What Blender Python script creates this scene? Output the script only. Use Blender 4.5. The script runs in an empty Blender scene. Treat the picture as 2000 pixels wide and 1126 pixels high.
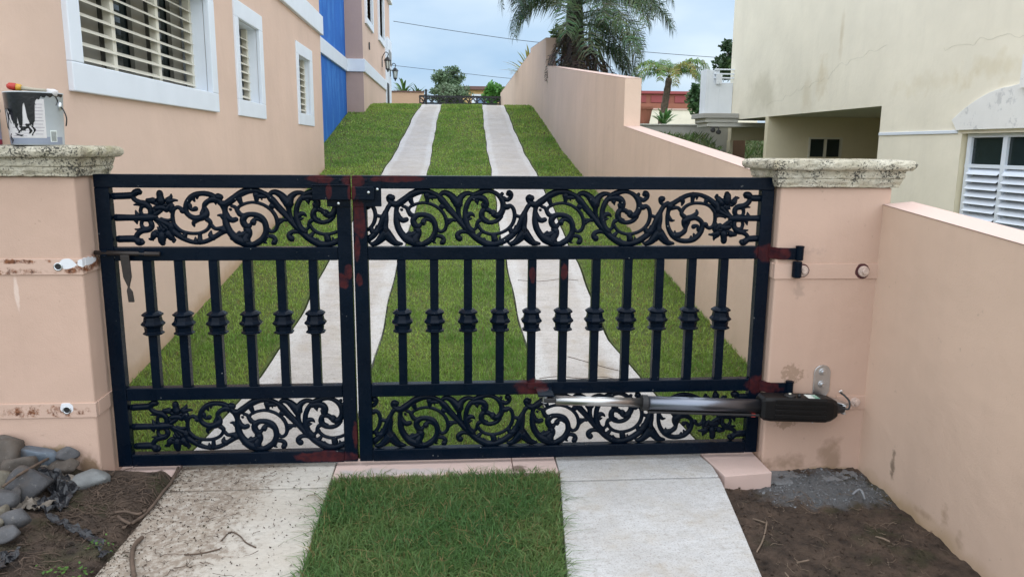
import bpy, bmesh, math, random
import numpy as np
from mathutils import Vector, Matrix, noise

S = bpy.context.scene
COL = S.collection
PI = math.pi
# ------------------------------------------------------------------ camera, sky, sun, exposure
def setup_view():
    yaw, pitch, roll = 0.07928, 0.18262, 0.00834
    cy, sy, cp, sp = math.cos(yaw), math.sin(yaw), math.cos(pitch), math.sin(pitch)
    fw = Vector((sy*cp, cy*cp, -sp)); r = Vector((cy, -sy, 0)); u = r.cross(fw)
    c, s = math.cos(roll), math.sin(roll)
    r2 = c*r + s*u; u2 = -s*r + c*u
    cd = bpy.data.cameras.new('camera'); co = bpy.data.objects.new('camera', cd); COL.objects.link(co)
    cd.sensor_width = 36; cd.lens = 36*1493/2000; cd.clip_end = 2000; cd.clip_start = .05
    m = Matrix((r2, u2, -fw)).transposed().to_4x4(); m.translation = Vector((0, 0, 1.6))
    co.matrix_world = m
    S.camera = co
setup_view()
SUN_EL, SUN_AZ = 73, 170           # azimuth clockwise from +Y (the drive's direction)
W = bpy.data.worlds.new('World'); S.world = W; W.use_nodes = True
def setup_world():
    nt = W.node_tree; nt.nodes.clear(); N = nt.nodes.new; L = nt.links.new
    out = N('ShaderNodeOutputWorld'); bg = N('ShaderNodeBackground'); bg.inputs['Strength'].default_value = 0.12
    sky = N('ShaderNodeTexSky'); sky.sky_type = 'NISHITA'; sky.sun_disc = False
    sky.sun_elevation = math.radians(SUN_EL); sky.sun_rotation = math.radians(SUN_AZ)
    sky.air_density = 1.0; sky.dust_density = 2.5; sky.ozone_density = 1.0
    tc = N('ShaderNodeTexCoord'); mp = N('ShaderNodeMapping'); mp.inputs['Scale'].default_value = (1, 1, 2.6)
    n1 = N('ShaderNodeTexNoise'); n1.inputs['Scale'].default_value = 2.3; n1.inputs['Detail'].default_value = 5; n1.inputs['Roughness'].default_value = .5
    L(tc.outputs['Generated'], mp.inputs['Vector']); L(mp.outputs['Vector'], n1.inputs['Vector'])
    cr = N('ShaderNodeValToRGB'); e = cr.color_ramp.elements
    e[0].position = .38; e[0].color = (1.36, 2.0, 2.78, 1); e[1].position = .64; e[1].color = (2.7, 3.1, 3.42, 1)
    L(n1.outputs['Fac'], cr.inputs['Fac'])
    mx = N('ShaderNodeMixRGB'); mx.inputs['Fac'].default_value = .90
    L(sky.outputs['Color'], mx.inputs['Color1']); L(cr.outputs['Color'], mx.inputs['Color2'])
    L(mx.outputs['Color'], bg.inputs['Color']); L(bg.outputs['Background'], out.inputs['Surface'])
setup_world()
sl = bpy.data.lights.new('sun', 'SUN'); sl.energy = 1.5; sl.angle = math.radians(150); sl.color = (1, .975, .945)
so = bpy.data.objects.new('sun', sl); COL.objects.link(so)
sd = Vector((math.sin(math.radians(SUN_AZ))*math.cos(math.radians(SUN_EL)), math.cos(math.radians(SUN_AZ))*math.cos(math.radians(SUN_EL)), math.sin(math.radians(SUN_EL))))
so.rotation_euler = sd.to_track_quat('Z', 'Y').to_euler(); so.location = (0, -5, 12)
S.view_settings.view_transform = 'Standard'; S.view_settings.look = 'None'; S.view_settings.gamma = 1
S.view_settings.use_curve_mapping = False; S.view_settings.exposure = 1.38

# ------------------------------------------------------------------ helpers
class MB:
    def __init__(s): s.v = []; s.f = []; s.uv = []
    def add(s, vs, fs):
        o = len(s.v); s.v += [tuple(v) for v in vs]; s.f += [tuple(i+o for i in f) for f in fs]; return s
    def box(s, x0, x1, y0, y1, z0, z1):
        v = [(x, y, z) for z in (z0, z1) for y in (y0, y1) for x in (x0, x1)]
        return s.add(v, [(0, 2, 3, 1), (4, 5, 7, 6), (0, 1, 5, 4), (2, 6, 7, 3), (0, 4, 6, 2), (1, 3, 7, 5)])
    def quad(s, a, b, c, d): return s.add([a, b, c, d], [(0, 1, 2, 3)])
    def prism(s, pts, axis, a, b):
        # extrude a 2-D outline along an axis ('x','y','z') from a to b
        def P(p, t): return {'x': (t, p[0], p[1]), 'y': (p[0], t, p[1]), 'z': (p[0], p[1], t)}[axis]
        n = len(pts); v = [P(p, a) for p in pts] + [P(p, b) for p in pts]
        return s.add(v, [tuple(range(n))[::-1], tuple(range(n, 2*n))] + [(i, (i+1) % n, n+(i+1) % n, n+i) for i in range(n)])
    def tube(s, pts, rad, n=8, flat=1.0, ref=(0, 1, 0), cap=True):
        P = [Vector(p) for p in pts]; m = len(P)
        if m < 2: return s
        R = rad if hasattr(rad, '__len__') else [rad]*m
        o = len(s.v)
        for i, p in enumerate(P):
            t = (P[min(i+1, m-1)] - P[max(i-1, 0)])
            if t.length < 1e-9: t = Vector((0, 0, 1))
            t.normalize(); rf = Vector(ref)
            if abs(t.dot(rf)) > .95: rf = Vector((1, 0, 0)) if abs(t.x) < .9 else Vector((0, 0, 1))
            a = t.cross(rf).normalized(); b = a.cross(t).normalized()
            for k in range(n):
                an = 2*PI*(k+.5)/n
                s.v.append(tuple(p + a*(R[i]*math.cos(an)) + b*(R[i]*flat*math.sin(an))))
        for i in range(m-1):
            for k in range(n):
                k2 = (k+1) % n
                s.f.append((o+i*n+k, o+i*n+k2, o+(i+1)*n+k2, o+(i+1)*n+k))
        if cap:
            s.f.append(tuple(o+k for k in range(n))[::-1]); s.f.append(tuple(o+(m-1)*n+k for k in range(n)))
        return s
    def lathe(s, prof, c, n=24, axis='z', off=0, cap=True):
        o = len(s.v); cx, cy, cz = c
        for r, h in prof:
            for k in range(n):
                a = 2*PI*(k+off)/n; p, q = r*math.cos(a), r*math.sin(a)
                s.v.append({'z': (cx+p, cy+q, cz+h), 'y': (cx+p, cy+h, cz+q), 'x': (cx+h, cy+p, cz+q)}[axis])
        m = len(prof)
        for i in range(m-1):
            for k in range(n):
                k2 = (k+1) % n; s.f.append((o+i*n+k, o+i*n+k2, o+(i+1)*n+k2, o+(i+1)*n+k))
        if cap:
            s.f.append(tuple(o+k for k in range(n))[::-1]); s.f.append(tuple(o+(m-1)*n+k for k in range(n)))
        return s
    def ball(s, c, r, n=10, sc=(1, 1, 1)):
        m = n//2+1; pr = []
        o = len(s.v)
        for i in range(m+1):
            a = PI*i/m
            for k in range(n):
                b = 2*PI*k/n
                s.v.append((c[0]+r*sc[0]*math.sin(a)*math.cos(b), c[1]+r*sc[1]*math.sin(a)*math.sin(b), c[2]-r*sc[2]*math.cos(a)))
        for i in range(m):
            for k in range(n):
                k2 = (k+1) % n; s.f.append((o+i*n+k, o+i*n+k2, o+(i+1)*n+k2, o+(i+1)*n+k))
        return s
    def mesh(s, name):
        me = bpy.data.meshes.new(name); me.from_pydata(s.v, [], s.f); me.validate(); me.update(); return me
    def build(s, name, m, parent=None, smooth=False, bevel=0, fix=True, origin=None):
        me = s.mesh(name)
        if fix:
            bm = bmesh.new(); bm.from_mesh(me); bmesh.ops.recalc_face_normals(bm, faces=bm.faces); bm.to_mesh(me); bm.free()
        return link(name, me, m, parent, smooth, bevel, origin)
def link(name, me, m, parent=None, smooth=False, bevel=0, origin=None):
    o = bpy.data.objects.new(name, me); COL.objects.link(o)
    for q in (m if isinstance(m, (list, tuple)) else [m]): me.materials.append(q)
    if smooth: me.polygons.foreach_set('use_smooth', [True]*len(me.polygons))
    if parent is not None:
        o.parent = parent
        o.matrix_parent_inverse = Matrix.Translation(-parent_loc(parent))
    if bevel:
        b = o.modifiers.new('bevel', 'BEVEL'); b.width = bevel; b.segments = 2; b.limit_method = 'ANGLE'; b.angle_limit = math.radians(40)
    return o
def parent_loc(p):
    v = Vector(p.location)
    while p.parent is not None:
        p = p.parent; v = Vector((0, 0, 0)) + v if False else v
    return v
def thing(name, label, cat, loc=(0, 0, 0), group=None):
    o = bpy.data.objects.new(name, None); COL.objects.link(o); o.location = loc; o.empty_display_size = .1
    return tag(o, label, cat, group)
def tag(o, label, cat, group=None, kind=None):
    o['label'] = label; o['category'] = cat
    if group: o['group'] = group
    if kind: o['kind'] = kind
    return o
def struct(o, label=None):
    o['kind'] = 'structure'
    if label: o['label'] = label
    return o
def catmull(P, n=6):
    P = [np.array(p, float) for p in P]; out = []
    for i in range(len(P)-1):
        a, b, c, d = P[max(i-1, 0)], P[i], P[i+1], P[min(i+2, len(P)-1)]
        for k in range(n):
            t = k/n
            out.append(.5*((2*b)+(c-a)*t+(2*a-5*b+4*c-d)*t*t+(3*b-a-3*c+d)*t**3))
    out.append(P[-1]); return out
def sstep(a, b, x):
    t = min(1, max(0, (x-a)/(b-a))); return t*t*(3-2*t)

# ------------------------------------------------------------------ materials
def _mat(name):
    m = bpy.data.materials.new(name); m.use_nodes = True; nt = m.node_tree
    return m, nt, nt.nodes['Principled BSDF']
def pos_noise(nt, scale, detail=4, rough=.55, stretch=(1, 1, 1), src=None):
    N = nt.nodes.new; L = nt.links.new
    if src is None:
        g = N('ShaderNodeNewGeometry'); src = g.outputs['Position']
    mp = N('ShaderNodeMapping'); mp.inputs['Scale'].default_value = stretch; L(src, mp.inputs['Vector'])
    n = N('ShaderNodeTexNoise'); n.inputs['Scale'].default_value = scale; n.inputs['Detail'].default_value = detail; n.inputs['Roughness'].default_value = rough
    L(mp.outputs['Vector'], n.inputs['Vector']); return n.outputs['Fac']
def ramp(nt, fac, a, b, ca=(0, 0, 0, 1), cb=(1, 1, 1, 1)):
    r = nt.nodes.new('ShaderNodeValToRGB'); r.color_ramp.elements[0].position = a; r.color_ramp.elements[1].position = b
    r.color_ramp.elements[0].color = ca; r.color_ramp.elements[1].color = cb; nt.links.new(fac, r.inputs['Fac']); return r.outputs['Color']
def mixc(nt, fac, a, b, mode='MIX'):
    m = nt.nodes.new('ShaderNodeMixRGB'); m.blend_type = mode
    for sck, v in (('Fac', fac), ('Color1', a), ('Color2', b)):
        if isinstance(v, bpy.types.NodeSocket): nt.links.new(v, m.inputs[sck])
        elif isinstance(v, (int, float)): m.inputs[sck].default_value = v
        else: m.inputs[sck].default_value = tuple(v[:3])+(1,)
    return m.outputs['Color']
def mathn(nt, op, a, b=0.0):
    m = nt.nodes.new('ShaderNodeMath'); m.operation = op
    for i, v in enumerate((a, b)):
        if isinstance(v, bpy.types.NodeSocket): nt.links.new(v, m.inputs[i])
        else: m.inputs[i].default_value = v
    return m.outputs[0]
def bump(nt, bs, h, strength=.3, dist=.01):
    b = nt.nodes.new('ShaderNodeBump'); b.inputs['Strength'].default_value = strength; b.inputs['Distance'].default_value = dist
    nt.links.new(h, b.inputs['Height']); nt.links.new(b.outputs['Normal'], bs.inputs['Normal'])
def blob(nt, c, r, wob=.35, ws=14, soft=.12):
    # mask = 1 inside an ellipsoid of radii r about c (world space) with a ragged edge
    N = nt.nodes.new; L = nt.links.new
    g = N('ShaderNodeNewGeometry'); s = N('ShaderNodeVectorMath'); s.operation = 'SUBTRACT'; s.inputs[1].default_value = c; L(g.outputs['Position'], s.inputs[0])
    d = N('ShaderNodeVectorMath'); d.operation = 'DIVIDE'; d.inputs[1].default_value = r; L(s.outputs[0], d.inputs[0])
    l = N('ShaderNodeVectorMath'); l.operation = 'LENGTH'; L(d.outputs[0], l.inputs[0])
    n = pos_noise(nt, ws, 3)
    v = mathn(nt, 'ADD', l.outputs['Value'], mathn(nt, 'MULTIPLY', mathn(nt, 'SUBTRACT', n, .5), wob*2))
    return ramp(nt, v, 1-soft, 1+soft, (1, 1, 1, 1), (0, 0, 0, 1))
def sumask(nt, ms):
    a = ms[0]
    for b in ms[1:]: a = mixc(nt, 1.0, a, b, 'LIGHTEN')
    return a
def plain(name, col, rough=.6, metal=0, var=.12, vs=6, bs=60, bstr=.15, bd=.004, spec=.5, alpha=None):
    m, nt, b = _mat(name); c2 = tuple(x*(1-var) for x in col); c3 = tuple(min(1, x*(1+var*.6)) for x in col)
    base = mixc(nt, ramp(nt, pos_noise(nt, vs, 5), .3, .7), c2, c3)
    nt.links.new(base, b.inputs['Base Color']); b.inputs['Roughness'].default_value = rough; b.inputs['Metallic'].default_value = metal
    b.inputs['Specular IOR Level'].default_value = spec
    if bstr: bump(nt, b, pos_noise(nt, bs, 3), bstr, bd)
    return m
def wall_paint(name, col, dirt=(.16, .12, .08), stain=.25, streak=.3, base_z=None, bstr=.35, extra=()):
    # painted stucco: large soft tone changes, vertical rain streaks, small scuffs, sand-float relief
    m, nt, b = _mat(name)
    c = mixc(nt, ramp(nt, pos_noise(nt, 1.1, 5), .3, .75), tuple(x*.93 for x in col), tuple(min(1, x*1.04) for x in col))
    c = mixc(nt, mathn(nt, 'MULTIPLY', ramp(nt, pos_noise(nt, 3.0, 6, .6, (1, 1, .16)), .52, .78), streak), c, tuple(x*.72 for x in col))
    c = mixc(nt, mathn(nt, 'MULTIPLY', ramp(nt, pos_noise(nt, 26, 5, .65), .66, .74), stain), c, dirt)
    for mk, colr, amt in extra:
        c = mixc(nt, mathn(nt, 'MULTIPLY', mk(nt), amt), c, colr)
    nt.links.new(c, b.inputs['Base Color']); b.inputs['Roughness'].default_value = .82; b.inputs['Specular IOR Level'].default_value = .3
    h = mathn(nt, 'ADD', mathn(nt, 'MULTIPLY', pos_noise(nt, 160, 2), .4), mathn(nt, 'ADD', mathn(nt, 'MULTIPLY', pos_noise(nt, 9, 4), 1.6), mathn(nt, 'MULTIPLY', pos_noise(nt, 2.6, 3), 4.5)))
    bump(nt, b, h, bstr, .006); return m
PINK = (.60, .415, .325)
M = {}
def B(c, r, **k): return lambda nt: blob(nt, c, r, **k)
def wall_foot(nt):
    # mud splashed up the foot of the wall, following the slope of the lawn
    g = nt.nodes.new('ShaderNodeNewGeometry'); s = nt.nodes.new('ShaderNodeSeparateXYZ'); nt.links.new(g.outputs['Position'], s.inputs[0])
    h = mathn(nt, 'SUBTRACT', s.outputs['Z'], mathn(nt, 'MULTIPLY', mathn(nt, 'SUBTRACT', s.outputs['Y'], 4.0), .137))
    h = mathn(nt, 'ADD', h, mathn(nt, 'MULTIPLY', mathn(nt, 'SUBTRACT', pos_noise(nt, 7, 5), .5), .16))
    return ramp(nt, h, .02, .13, (1, 1, 1, 1), (0, 0, 0, 1))
M['house_pink'] = wall_paint('house_pink', (.71, .528, .43), stain=.05, streak=.13, extra=((wall_foot, (.44, .26, .13), .55),))
M['house_taupe'] = wall_paint('house_taupe', (.50, .36, .31), stain=.05, streak=.1)
M['boundary_pink'] = wall_paint('boundary_pink', (.745, .572, .462), stain=.10, streak=.38)
M['wall_top'] = wall_paint('wall_top', (.66, .49, .43), dirt=(.3, .25, .22), stain=.35, streak=.0)
BR = (.20, .13, .075)
M['pillar_pink'] = wall_paint('pillar_pink', (.56, .392, .308), stain=.36, streak=.30, extra=(
    (B((1.98, 3.66, 0.02), (.075, .3, .13), wob=1.1, ws=16, soft=.8), BR, .55), (B((1.72, 3.66, -.02), (.16, .3, .05), wob=1.2, ws=22, soft=.9), BR, .5),
    (B((1.95, 3.66, -.09), (.4, .3, .045), wob=.7, ws=12, soft=.6), (.22, .17, .07), .8), (B((1.74, 3.66, .47), (.06, .3, .045), wob=1.6, ws=60, soft=.4), BR, .5),
    (B((1.72, 3.66, .20), (.05, .3, .03), wob=1.7, ws=60, soft=.4), BR, .5), (B((-1.86, 3.57, .15), (.09, .3, .06), wob=.8, ws=20, soft=.5), (.20, .15, .06), .85),
    (B((-1.73, 3.57, .07), (.05, .3, .10), wob=.9, ws=20, soft=.5), (.16, .10, .05), .8), (B((1.74, 3.66, 1.10), (.12, .3, .03), wob=1.6, ws=45, soft=.8), (.40, .29, .24), .4),
    (B((-1.97, 3.57, .93), (.012, .3, .09), wob=.5, ws=30, soft=.4), (.72, .58, .5), .7), (B((1.74, 3.66, .9), (.03, .3, .05), wob=1, ws=30, soft=.5), (.34, .25, .2), .5)))
M['wing_pink'] = wall_paint('wing_pink', (.66, .488, .378), stain=.24, streak=.26, extra=(
    (B((2.14, 3.36, .09), (.3, .022, .10), wob=1.2, ws=30, soft=.7), (.12, .09, .06), .7), (B((2.14, 3.2, -.1), (.3, .9, .10), wob=.5, ws=9, soft=.8), (.33, .22, .09), .55),
    (B((2.14, 2.95, .03), (.3, .03, .06), wob=1.2, ws=30, soft=.9), (.36, .25, .17), .6), (B((2.14, 3.1, -.03), (.3, .10, .02), wob=1.2, ws=30, soft=.9), (.36, .25, .17), .6),
    (B((2.14, 2.84, -.02), (.3, .03, .05), wob=1.2, ws=30, soft=.9), (.38, .27, .19), .6)))
M['white'] = plain('white_trim', (.77, .83, .91), .5, var=.04, vs=3, bs=120, bstr=.08)
M['white_bal'] = wall_paint('white_parapet', (.74, .78, .82), dirt=(.35, .28, .16), stain=.2, streak=.35)
M['blue'] = wall_paint('blue_wall', (.018, .15, .56), dirt=(.06, .24, .66), stain=.25, streak=.45, extra=((lambda nt: ramp(nt, pos_noise(nt, 3.4, 6, .7, (1, 1, .35)), .50, .60), (.06, .27, .70), .5),))
M['cream'] = wall_paint('cream_wall', (.88, .82, .675), dirt=(.5, .42, .26), stain=.10, streak=.20, extra=(
    (B((7.9, 16.3, 3.1), (.5, .35, .5), wob=.8, ws=5, soft=.8), (.62, .50, .30), .4), (B((7.9, 17.0, 2.75), (.5, .3, .5), wob=.8, ws=5, soft=.8), (.60, .50, .33), .35),
    (B((7.9, 15.6, 3.9), (.5, .10, .5), wob=.6, ws=5, soft=.8), (.56, .45, .28), .4), (B((7.9, 12.5, 2.7), (.5, 1.2, .2), wob=1.4, ws=4, soft=.9), (.66, .56, .36), .3),
    (B((7.9, 10.9, 2.8), (.5, .8, .25), wob=1.4, ws=4, soft=.9), (.66, .56, .36), .35), (B((7.9, 19.5, 3.0), (.5, 1.2, .6), wob=1.0, ws=2, soft=.7), (.62, .57, .44), .6)))
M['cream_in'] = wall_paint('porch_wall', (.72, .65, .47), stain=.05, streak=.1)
M['brown_wall'] = wall_paint('brown_wall', (.24, .15, .11), stain=.1, streak=.2)
M['arch_white'] = wall_paint('peeling_white', (.86, .85, .82), dirt=(.42, .43, .44), stain=.5, streak=.2, extra=((lambda nt: ramp(nt, pos_noise(nt, 3.2, 7, .7), .56, .61), (.55, .55, .55), .7),))
M['grey_conc'] = wall_paint('weathered_concrete', (.42, .41, .38), dirt=(.08, .08, .07), stain=.7, streak=.6)
M['pale_slab'] = wall_paint('pale_slab', (.62, .61, .56), dirt=(.22, .2, .16), stain=.7, streak=.3)
M['red_wall'] = wall_paint('terracotta_wall', (.34, .135, .09), stain=.05, streak=.15)
M['red_dark'] = wall_paint('red_roof_band', (.33, .09, .09), stain=.1, streak=.1)
M['far_yellow'] = wall_paint('far_ochre_wall', (.62, .42, .20), stain=.05, streak=.1)
M['far_roof'] = plain('far_roof', (.16, .09, .08), .8)
M['glass'] = plain('dark_glass', (.018, .03, .032), .06, var=.1, bstr=0)
M['dark'] = plain('dark_interior', (.012, .012, .013), .6, var=.2, bstr=0)
M['jalousie'] = plain('jalousie_grey', (.22, .21, .18), .45, var=.12)
M['slat'] = plain('cream_slat', (.70, .67, .57), .38, var=.06, bstr=.05)
M['frame_cream'] = plain('cream_frame', (.72, .70, .60), .45, var=.05, bstr=.05)
# --- gate paint: glossy blue-black with maroon primer showing where it is unfinished
def gate_paint():
    m, nt, b = _mat('gate_paint')
    P = [((-.62, 3.70, 1.445), (.075, .1, .02)), ((-.47, 3.70, 1.44), (.05, .1, .035)), ((-.44, 3.70, 1.44), (.03, .1, .03)), ((-.27, 3.70, 1.447), (.14, .1, .017)), ((-.575, 3.68, 1.385), (.015, .1, .035)),
         ((-.44, 3.70, 1.25), (.03, .1, .10)), ((-.455, 3.70, 1.12), (.016, .1, .07)), ((-.45, 3.70, .96), (.018, .1, .035)), ((-.53, 3.70, .955), (.03, .1, .035)), ((-.50, 3.70, 1.0), (.02, .1, .04)), ((-.455, 3.7, 1.32), (.02, .1, .03)),
         ((-.49, 3.70, .17), (.016, .1, .075)), ((-.64, 3.69, .058), (.155, .08, .03)), ((.395, 3.72, .98), (.016, .1, .045)), ((.554, 3.72, 1.0), (.018, .1, .045)), ((.40, 3.69, .40), (.085, .1, .05)),
         ((.43, 3.6, .36), (.05, .2, .03)), ((1.60, 3.69, 1.09), (.085, .1, .05)), ((1.60, 3.69, .40), (.085, .1, .05)), ((-.47, 3.70, 1.40), (.02, .1, .06))]
    mk = sumask(nt, [blob(nt, c, tuple(q*1.05 for q in r), .55, 22, .22) for c, r in P])
    mk = mixc(nt, mathn(nt, 'MULTIPLY', ramp(nt, pos_noise(nt, 34, 5, .7), .42, .62), .55), mk, (0, 0, 0))
    base = mixc(nt, ramp(nt, pos_noise(nt, 5, 4), .35, .7), (.0010, .0042, .0105), (.0022, .0065, .015))
    dust = ramp(nt, pos_noise(nt, 45, 6, .7), .66, .80)
    base = mixc(nt, mathn(nt, 'MULTIPLY', dust, .025), base, (.35, .36, .36))
    spk = ramp(nt, pos_noise(nt, 75, 1, .5), .80, .83)
    base = mixc(nt, mathn(nt, 'MULTIPLY', spk, .5), base, (.45, .46, .44))
    col = mixc(nt, mk, base, mixc(nt, ramp(nt, pos_noise(nt, 20, 4), .35, .65), (.042, .0085, .010), (.062, .013, .015)))
    nt.links.new(col, b.inputs['Base Color'])
    ro = mixc(nt, mk, ramp(nt, pos_noise(nt, 12, 4), .3, .7, (.20, .20, .20, 1), (.36, .36, .36, 1)), (.6, .6, .6))
    nt.links.new(ro, b.inputs['Roughness']); b.inputs['Specular IOR Level'].default_value = .11
    bump(nt, b, mathn(nt, 'ADD', mathn(nt, 'MULTIPLY', pos_noise(nt, 30, 3), 1.0), mathn(nt, 'MULTIPLY', pos_noise(nt, 160, 3, .6, (.15, 1, 1)), .45)), .26, .004)
    return m
M['gate'] = gate_paint()
M['iron'] = plain('far_iron', (.009, .010, .014), .4, var=.2)
M['rusty_iron'] = plain('rusty_iron', (.020, .014, .012), .55, var=.5, vs=30)
def strap_mat():
    m, nt, b = _mat('strap_paint')
    c = mixc(nt, ramp(nt, pos_noise(nt, 3, 4), .3, .7), (.53, .368, .288), (.57, .40, .318))
    left = ramp(nt, mathn(nt, 'MULTIPLY', _x(nt), -1), .2, .9)      # only the straps of the left pillar have rusted through
    r1 = ramp(nt, pos_noise(nt, 16, 7, .75), .46, .56)
    z1 = sumask(nt, [blob(nt, (-2.2, 3.55, 1.03), (.42, .2, .022), .6, 26, .35), blob(nt, (-1.66, 3.6, 1.06), (.05, .2, .045), .6, 26, .3), blob(nt, (-1.9, 3.55, .37), (.2, .2, .03), .9, 26, .3), blob(nt, (-1.98, 3.55, 1.075), (.2, .2, .012), .9, 40, .3), blob(nt, (-1.725, 3.55, 1.035), (.035, .2, .02), .5, 26, .3)])
    mk = mixc(nt, 1.0, mixc(nt, 1.0, r1, z1, 'MULTIPLY'), left, 'MULTIPLY')
    c = mixc(nt, mk, c, mixc(nt, ramp(nt, pos_noise(nt, 60, 4), .35, .65), (.07, .022, .01), (.24, .085, .03)))
    w = sumask(nt, [blob(nt, (-1.735, 3.55, 1.065), (.038, .2, .024), .35, 30, .06), blob(nt, (-1.80, 3.55, .385), (.03, .2, .028), .35, 30, .06), blob(nt, (-1.67, 3.58, 1.07), (.02, .12, .02), .5, 30, .06)])
    c = mixc(nt, mixc(nt, 1.0, w, left, 'MULTIPLY'), c, (.70, .71, .74))
    pr = sumask(nt, [blob(nt, (2.06, 3.65, 1.0), (.038, .1, .04), .2, 30, .04), blob(nt, (1.75, 3.65, 1.005), (.034, .1, .034), .2, 30, .04)])
    c = mixc(nt, pr, c, (.06, .012, .015))
    nt.links.new(c, b.inputs['Base Color']); b.inputs['Roughness'].default_value = .65
    bump(nt, b, pos_noise(nt, 60, 5), .3, .003); return m
def _x(nt):
    g = nt.nodes.new('ShaderNodeNewGeometry'); s = nt.nodes.new('ShaderNodeSeparateXYZ'); nt.links.new(g.outputs['Position'], s.inputs[0]); return s.outputs['X']
M['strap'] = strap_mat()
def capstone():
    m, nt, b = _mat('cap_stone')
    c = mixc(nt, ramp(nt, pos_noise(nt, 6, 6, .6), .3, .7), (.40, .35, .24), (.64, .60, .50))
    c = mixc(nt, mathn(nt, 'MULTIPLY', ramp(nt, pos_noise(nt, 9, 7, .7), .50, .68), .55), c, (.17, .16, .12))
    sp = mathn(nt, 'ADD', mathn(nt, 'MULTIPLY', pos_noise(nt, 120, 3, .6), .6), mathn(nt, 'MULTIPLY', pos_noise(nt, 11, 4, .6), .5)); c = mixc(nt, mathn(nt, 'MULTIPLY', ramp(nt, sp, .575, .64), .93), c, (.028, .028, .026)); c = mixc(nt, mathn(nt, 'MULTIPLY', ramp(nt, pos_noise(nt, 75, 4, .7), .54, .66), .45), c, (.12, .115, .09))
    c = mixc(nt, mathn(nt, 'MULTIPLY', ramp(nt, pos_noise(nt, 4, 5, .6), .55, .7), .5), c, (.30, .29, .12))
    nt.links.new(c, b.inputs['Base Color']); b.inputs['Roughness'].default_value = .92
    bump(nt, b, mathn(nt, 'ADD', pos_noise(nt, 45, 6, .7), mathn(nt, 'MULTIPLY', pos_noise(nt, 12, 4), .8)), .9, .012); return m
M['cap'] = capstone()
def concrete(name, a, bcol, edge=True, dirt_left=False, stain=None):
    m, nt, b = _mat(name); st1 = (.35, 2.4, 1) if edge else (.8, 1.3, 1); st2 = (.25, 2.2, 1) if edge else (.7, 1, 1)
    c = mixc(nt, ramp(nt, pos_noise(nt, 2.2, 6, .6), .3, .7), a, bcol)
    c = mixc(nt, mathn(nt, 'MULTIPLY', ramp(nt, pos_noise(nt, 14 if edge else 26, 8, .78, st1), .48, .68), .46), c, tuple(x*.58 for x in a)); c = mixc(nt, mathn(nt, 'MULTIPLY', ramp(nt, pos_noise(nt, 1.6, 6, .65, st2), .46, .70), .24), c, tuple(x*.66 for x in a))
    c = mixc(nt, mathn(nt, 'MULTIPLY', ramp(nt, pos_noise(nt, 7, 6, .65), .57, .72), .35), c, (.36, .29, .22))
    if edge:
        u = nt.nodes.new('ShaderNodeUVMap'); s = nt.nodes.new('ShaderNodeSeparateXYZ'); nt.links.new(u.outputs['UV'], s.inputs[0])
        e = mathn(nt, 'MINIMUM', s.outputs['X'], s.outputs['Y'])
        e2 = mathn(nt, 'ADD', e, mathn(nt, 'MULTIPLY', mathn(nt, 'SUBTRACT', pos_noise(nt, 5, 4), .5), .05))
        mk = ramp(nt, mathn(nt, 'MULTIPLY', e2, 4.0), .30, .50, (1, 1, 1, 1), (0, 0, 0, 1))
        c = mixc(nt, mathn(nt, 'MULTIPLY', mk, .45), c, (.66, .67, .67))
    if stain: c = mixc(nt, mathn(nt, 'MULTIPLY', blob(nt, stain[0], stain[1], .7, 12, .6), .55), c, (.30, .22, .12))
    if dirt_left:
        g = ramp(nt, mathn(nt, 'ADD', mathn(nt, 'MULTIPLY', _x(nt), -1), mathn(nt, 'MULTIPLY', mathn(nt, 'SUBTRACT', pos_noise(nt, 3, 4), .5), .55)), .80, 1.30)
        sp = ramp(nt, mathn(nt, 'ADD', pos_noise(nt, 26, 9, .8, (1.1, 1.0, 1)), mathn(nt, 'MULTIPLY', g, .14)), .56, .68)
        c = mixc(nt, mathn(nt, 'MULTIPLY', sp, .72), c, (.13, .09, .062))
        c = mixc(nt, mathn(nt, 'MULTIPLY', g, .30), c, (.26, .19, .135))
        c = mixc(nt, mathn(nt, 'MULTIPLY', ramp(nt, pos_noise(nt, 4, 6), .45, .7), .30), c, (.40, .34, .27))
    else:
        sp = ramp(nt, pos_noise(nt, 34, 7, .8), .53, .64); c = mixc(nt, mathn(nt, 'MULTIPLY', sp, .42), c, (.24, .20, .16)); c = mixc(nt, mathn(nt, 'MULTIPLY', ramp(nt, pos_noise(nt, 120, 3, .6), .55, .64), .5), c, (.19, .16, .13)); c = mixc(nt, mathn(nt, 'MULTIPLY', ramp(nt, pos_noise(nt, 9, 7, .75), .50, .66), .28), c, (.33, .30, .26)); c = mixc(nt, mathn(nt, 'MULTIPLY', ramp(nt, pos_noise(nt, 3.5, 6, .65), .48, .70), .45), c, (.42, .37, .30))
    nt.links.new(c, b.inputs['Base Color']); b.inputs['Roughness'].default_value = .88
    bump(nt, b, mathn(nt, 'ADD', pos_noise(nt, 70, 6, .7), mathn(nt, 'MULTIPLY', pos_noise(nt, 20, 4, .6, (.4, 2, 1)), 1.2)), .5, .006); return m
M['strip'] = concrete('driveway_concrete', (.47, .44, .415), (.58, .555, .53), stain=((.98, 4.9, .12), (.10, .26, .3)))
M['slab_r'] = concrete('apron_concrete', (.46, .45, .44), (.60, .605, .61), edge=False)
M['slab_l'] = concrete('dirty_concrete', (.45, .41, .355), (.56, .53, .48), edge=False, dirt_left=True)
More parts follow.
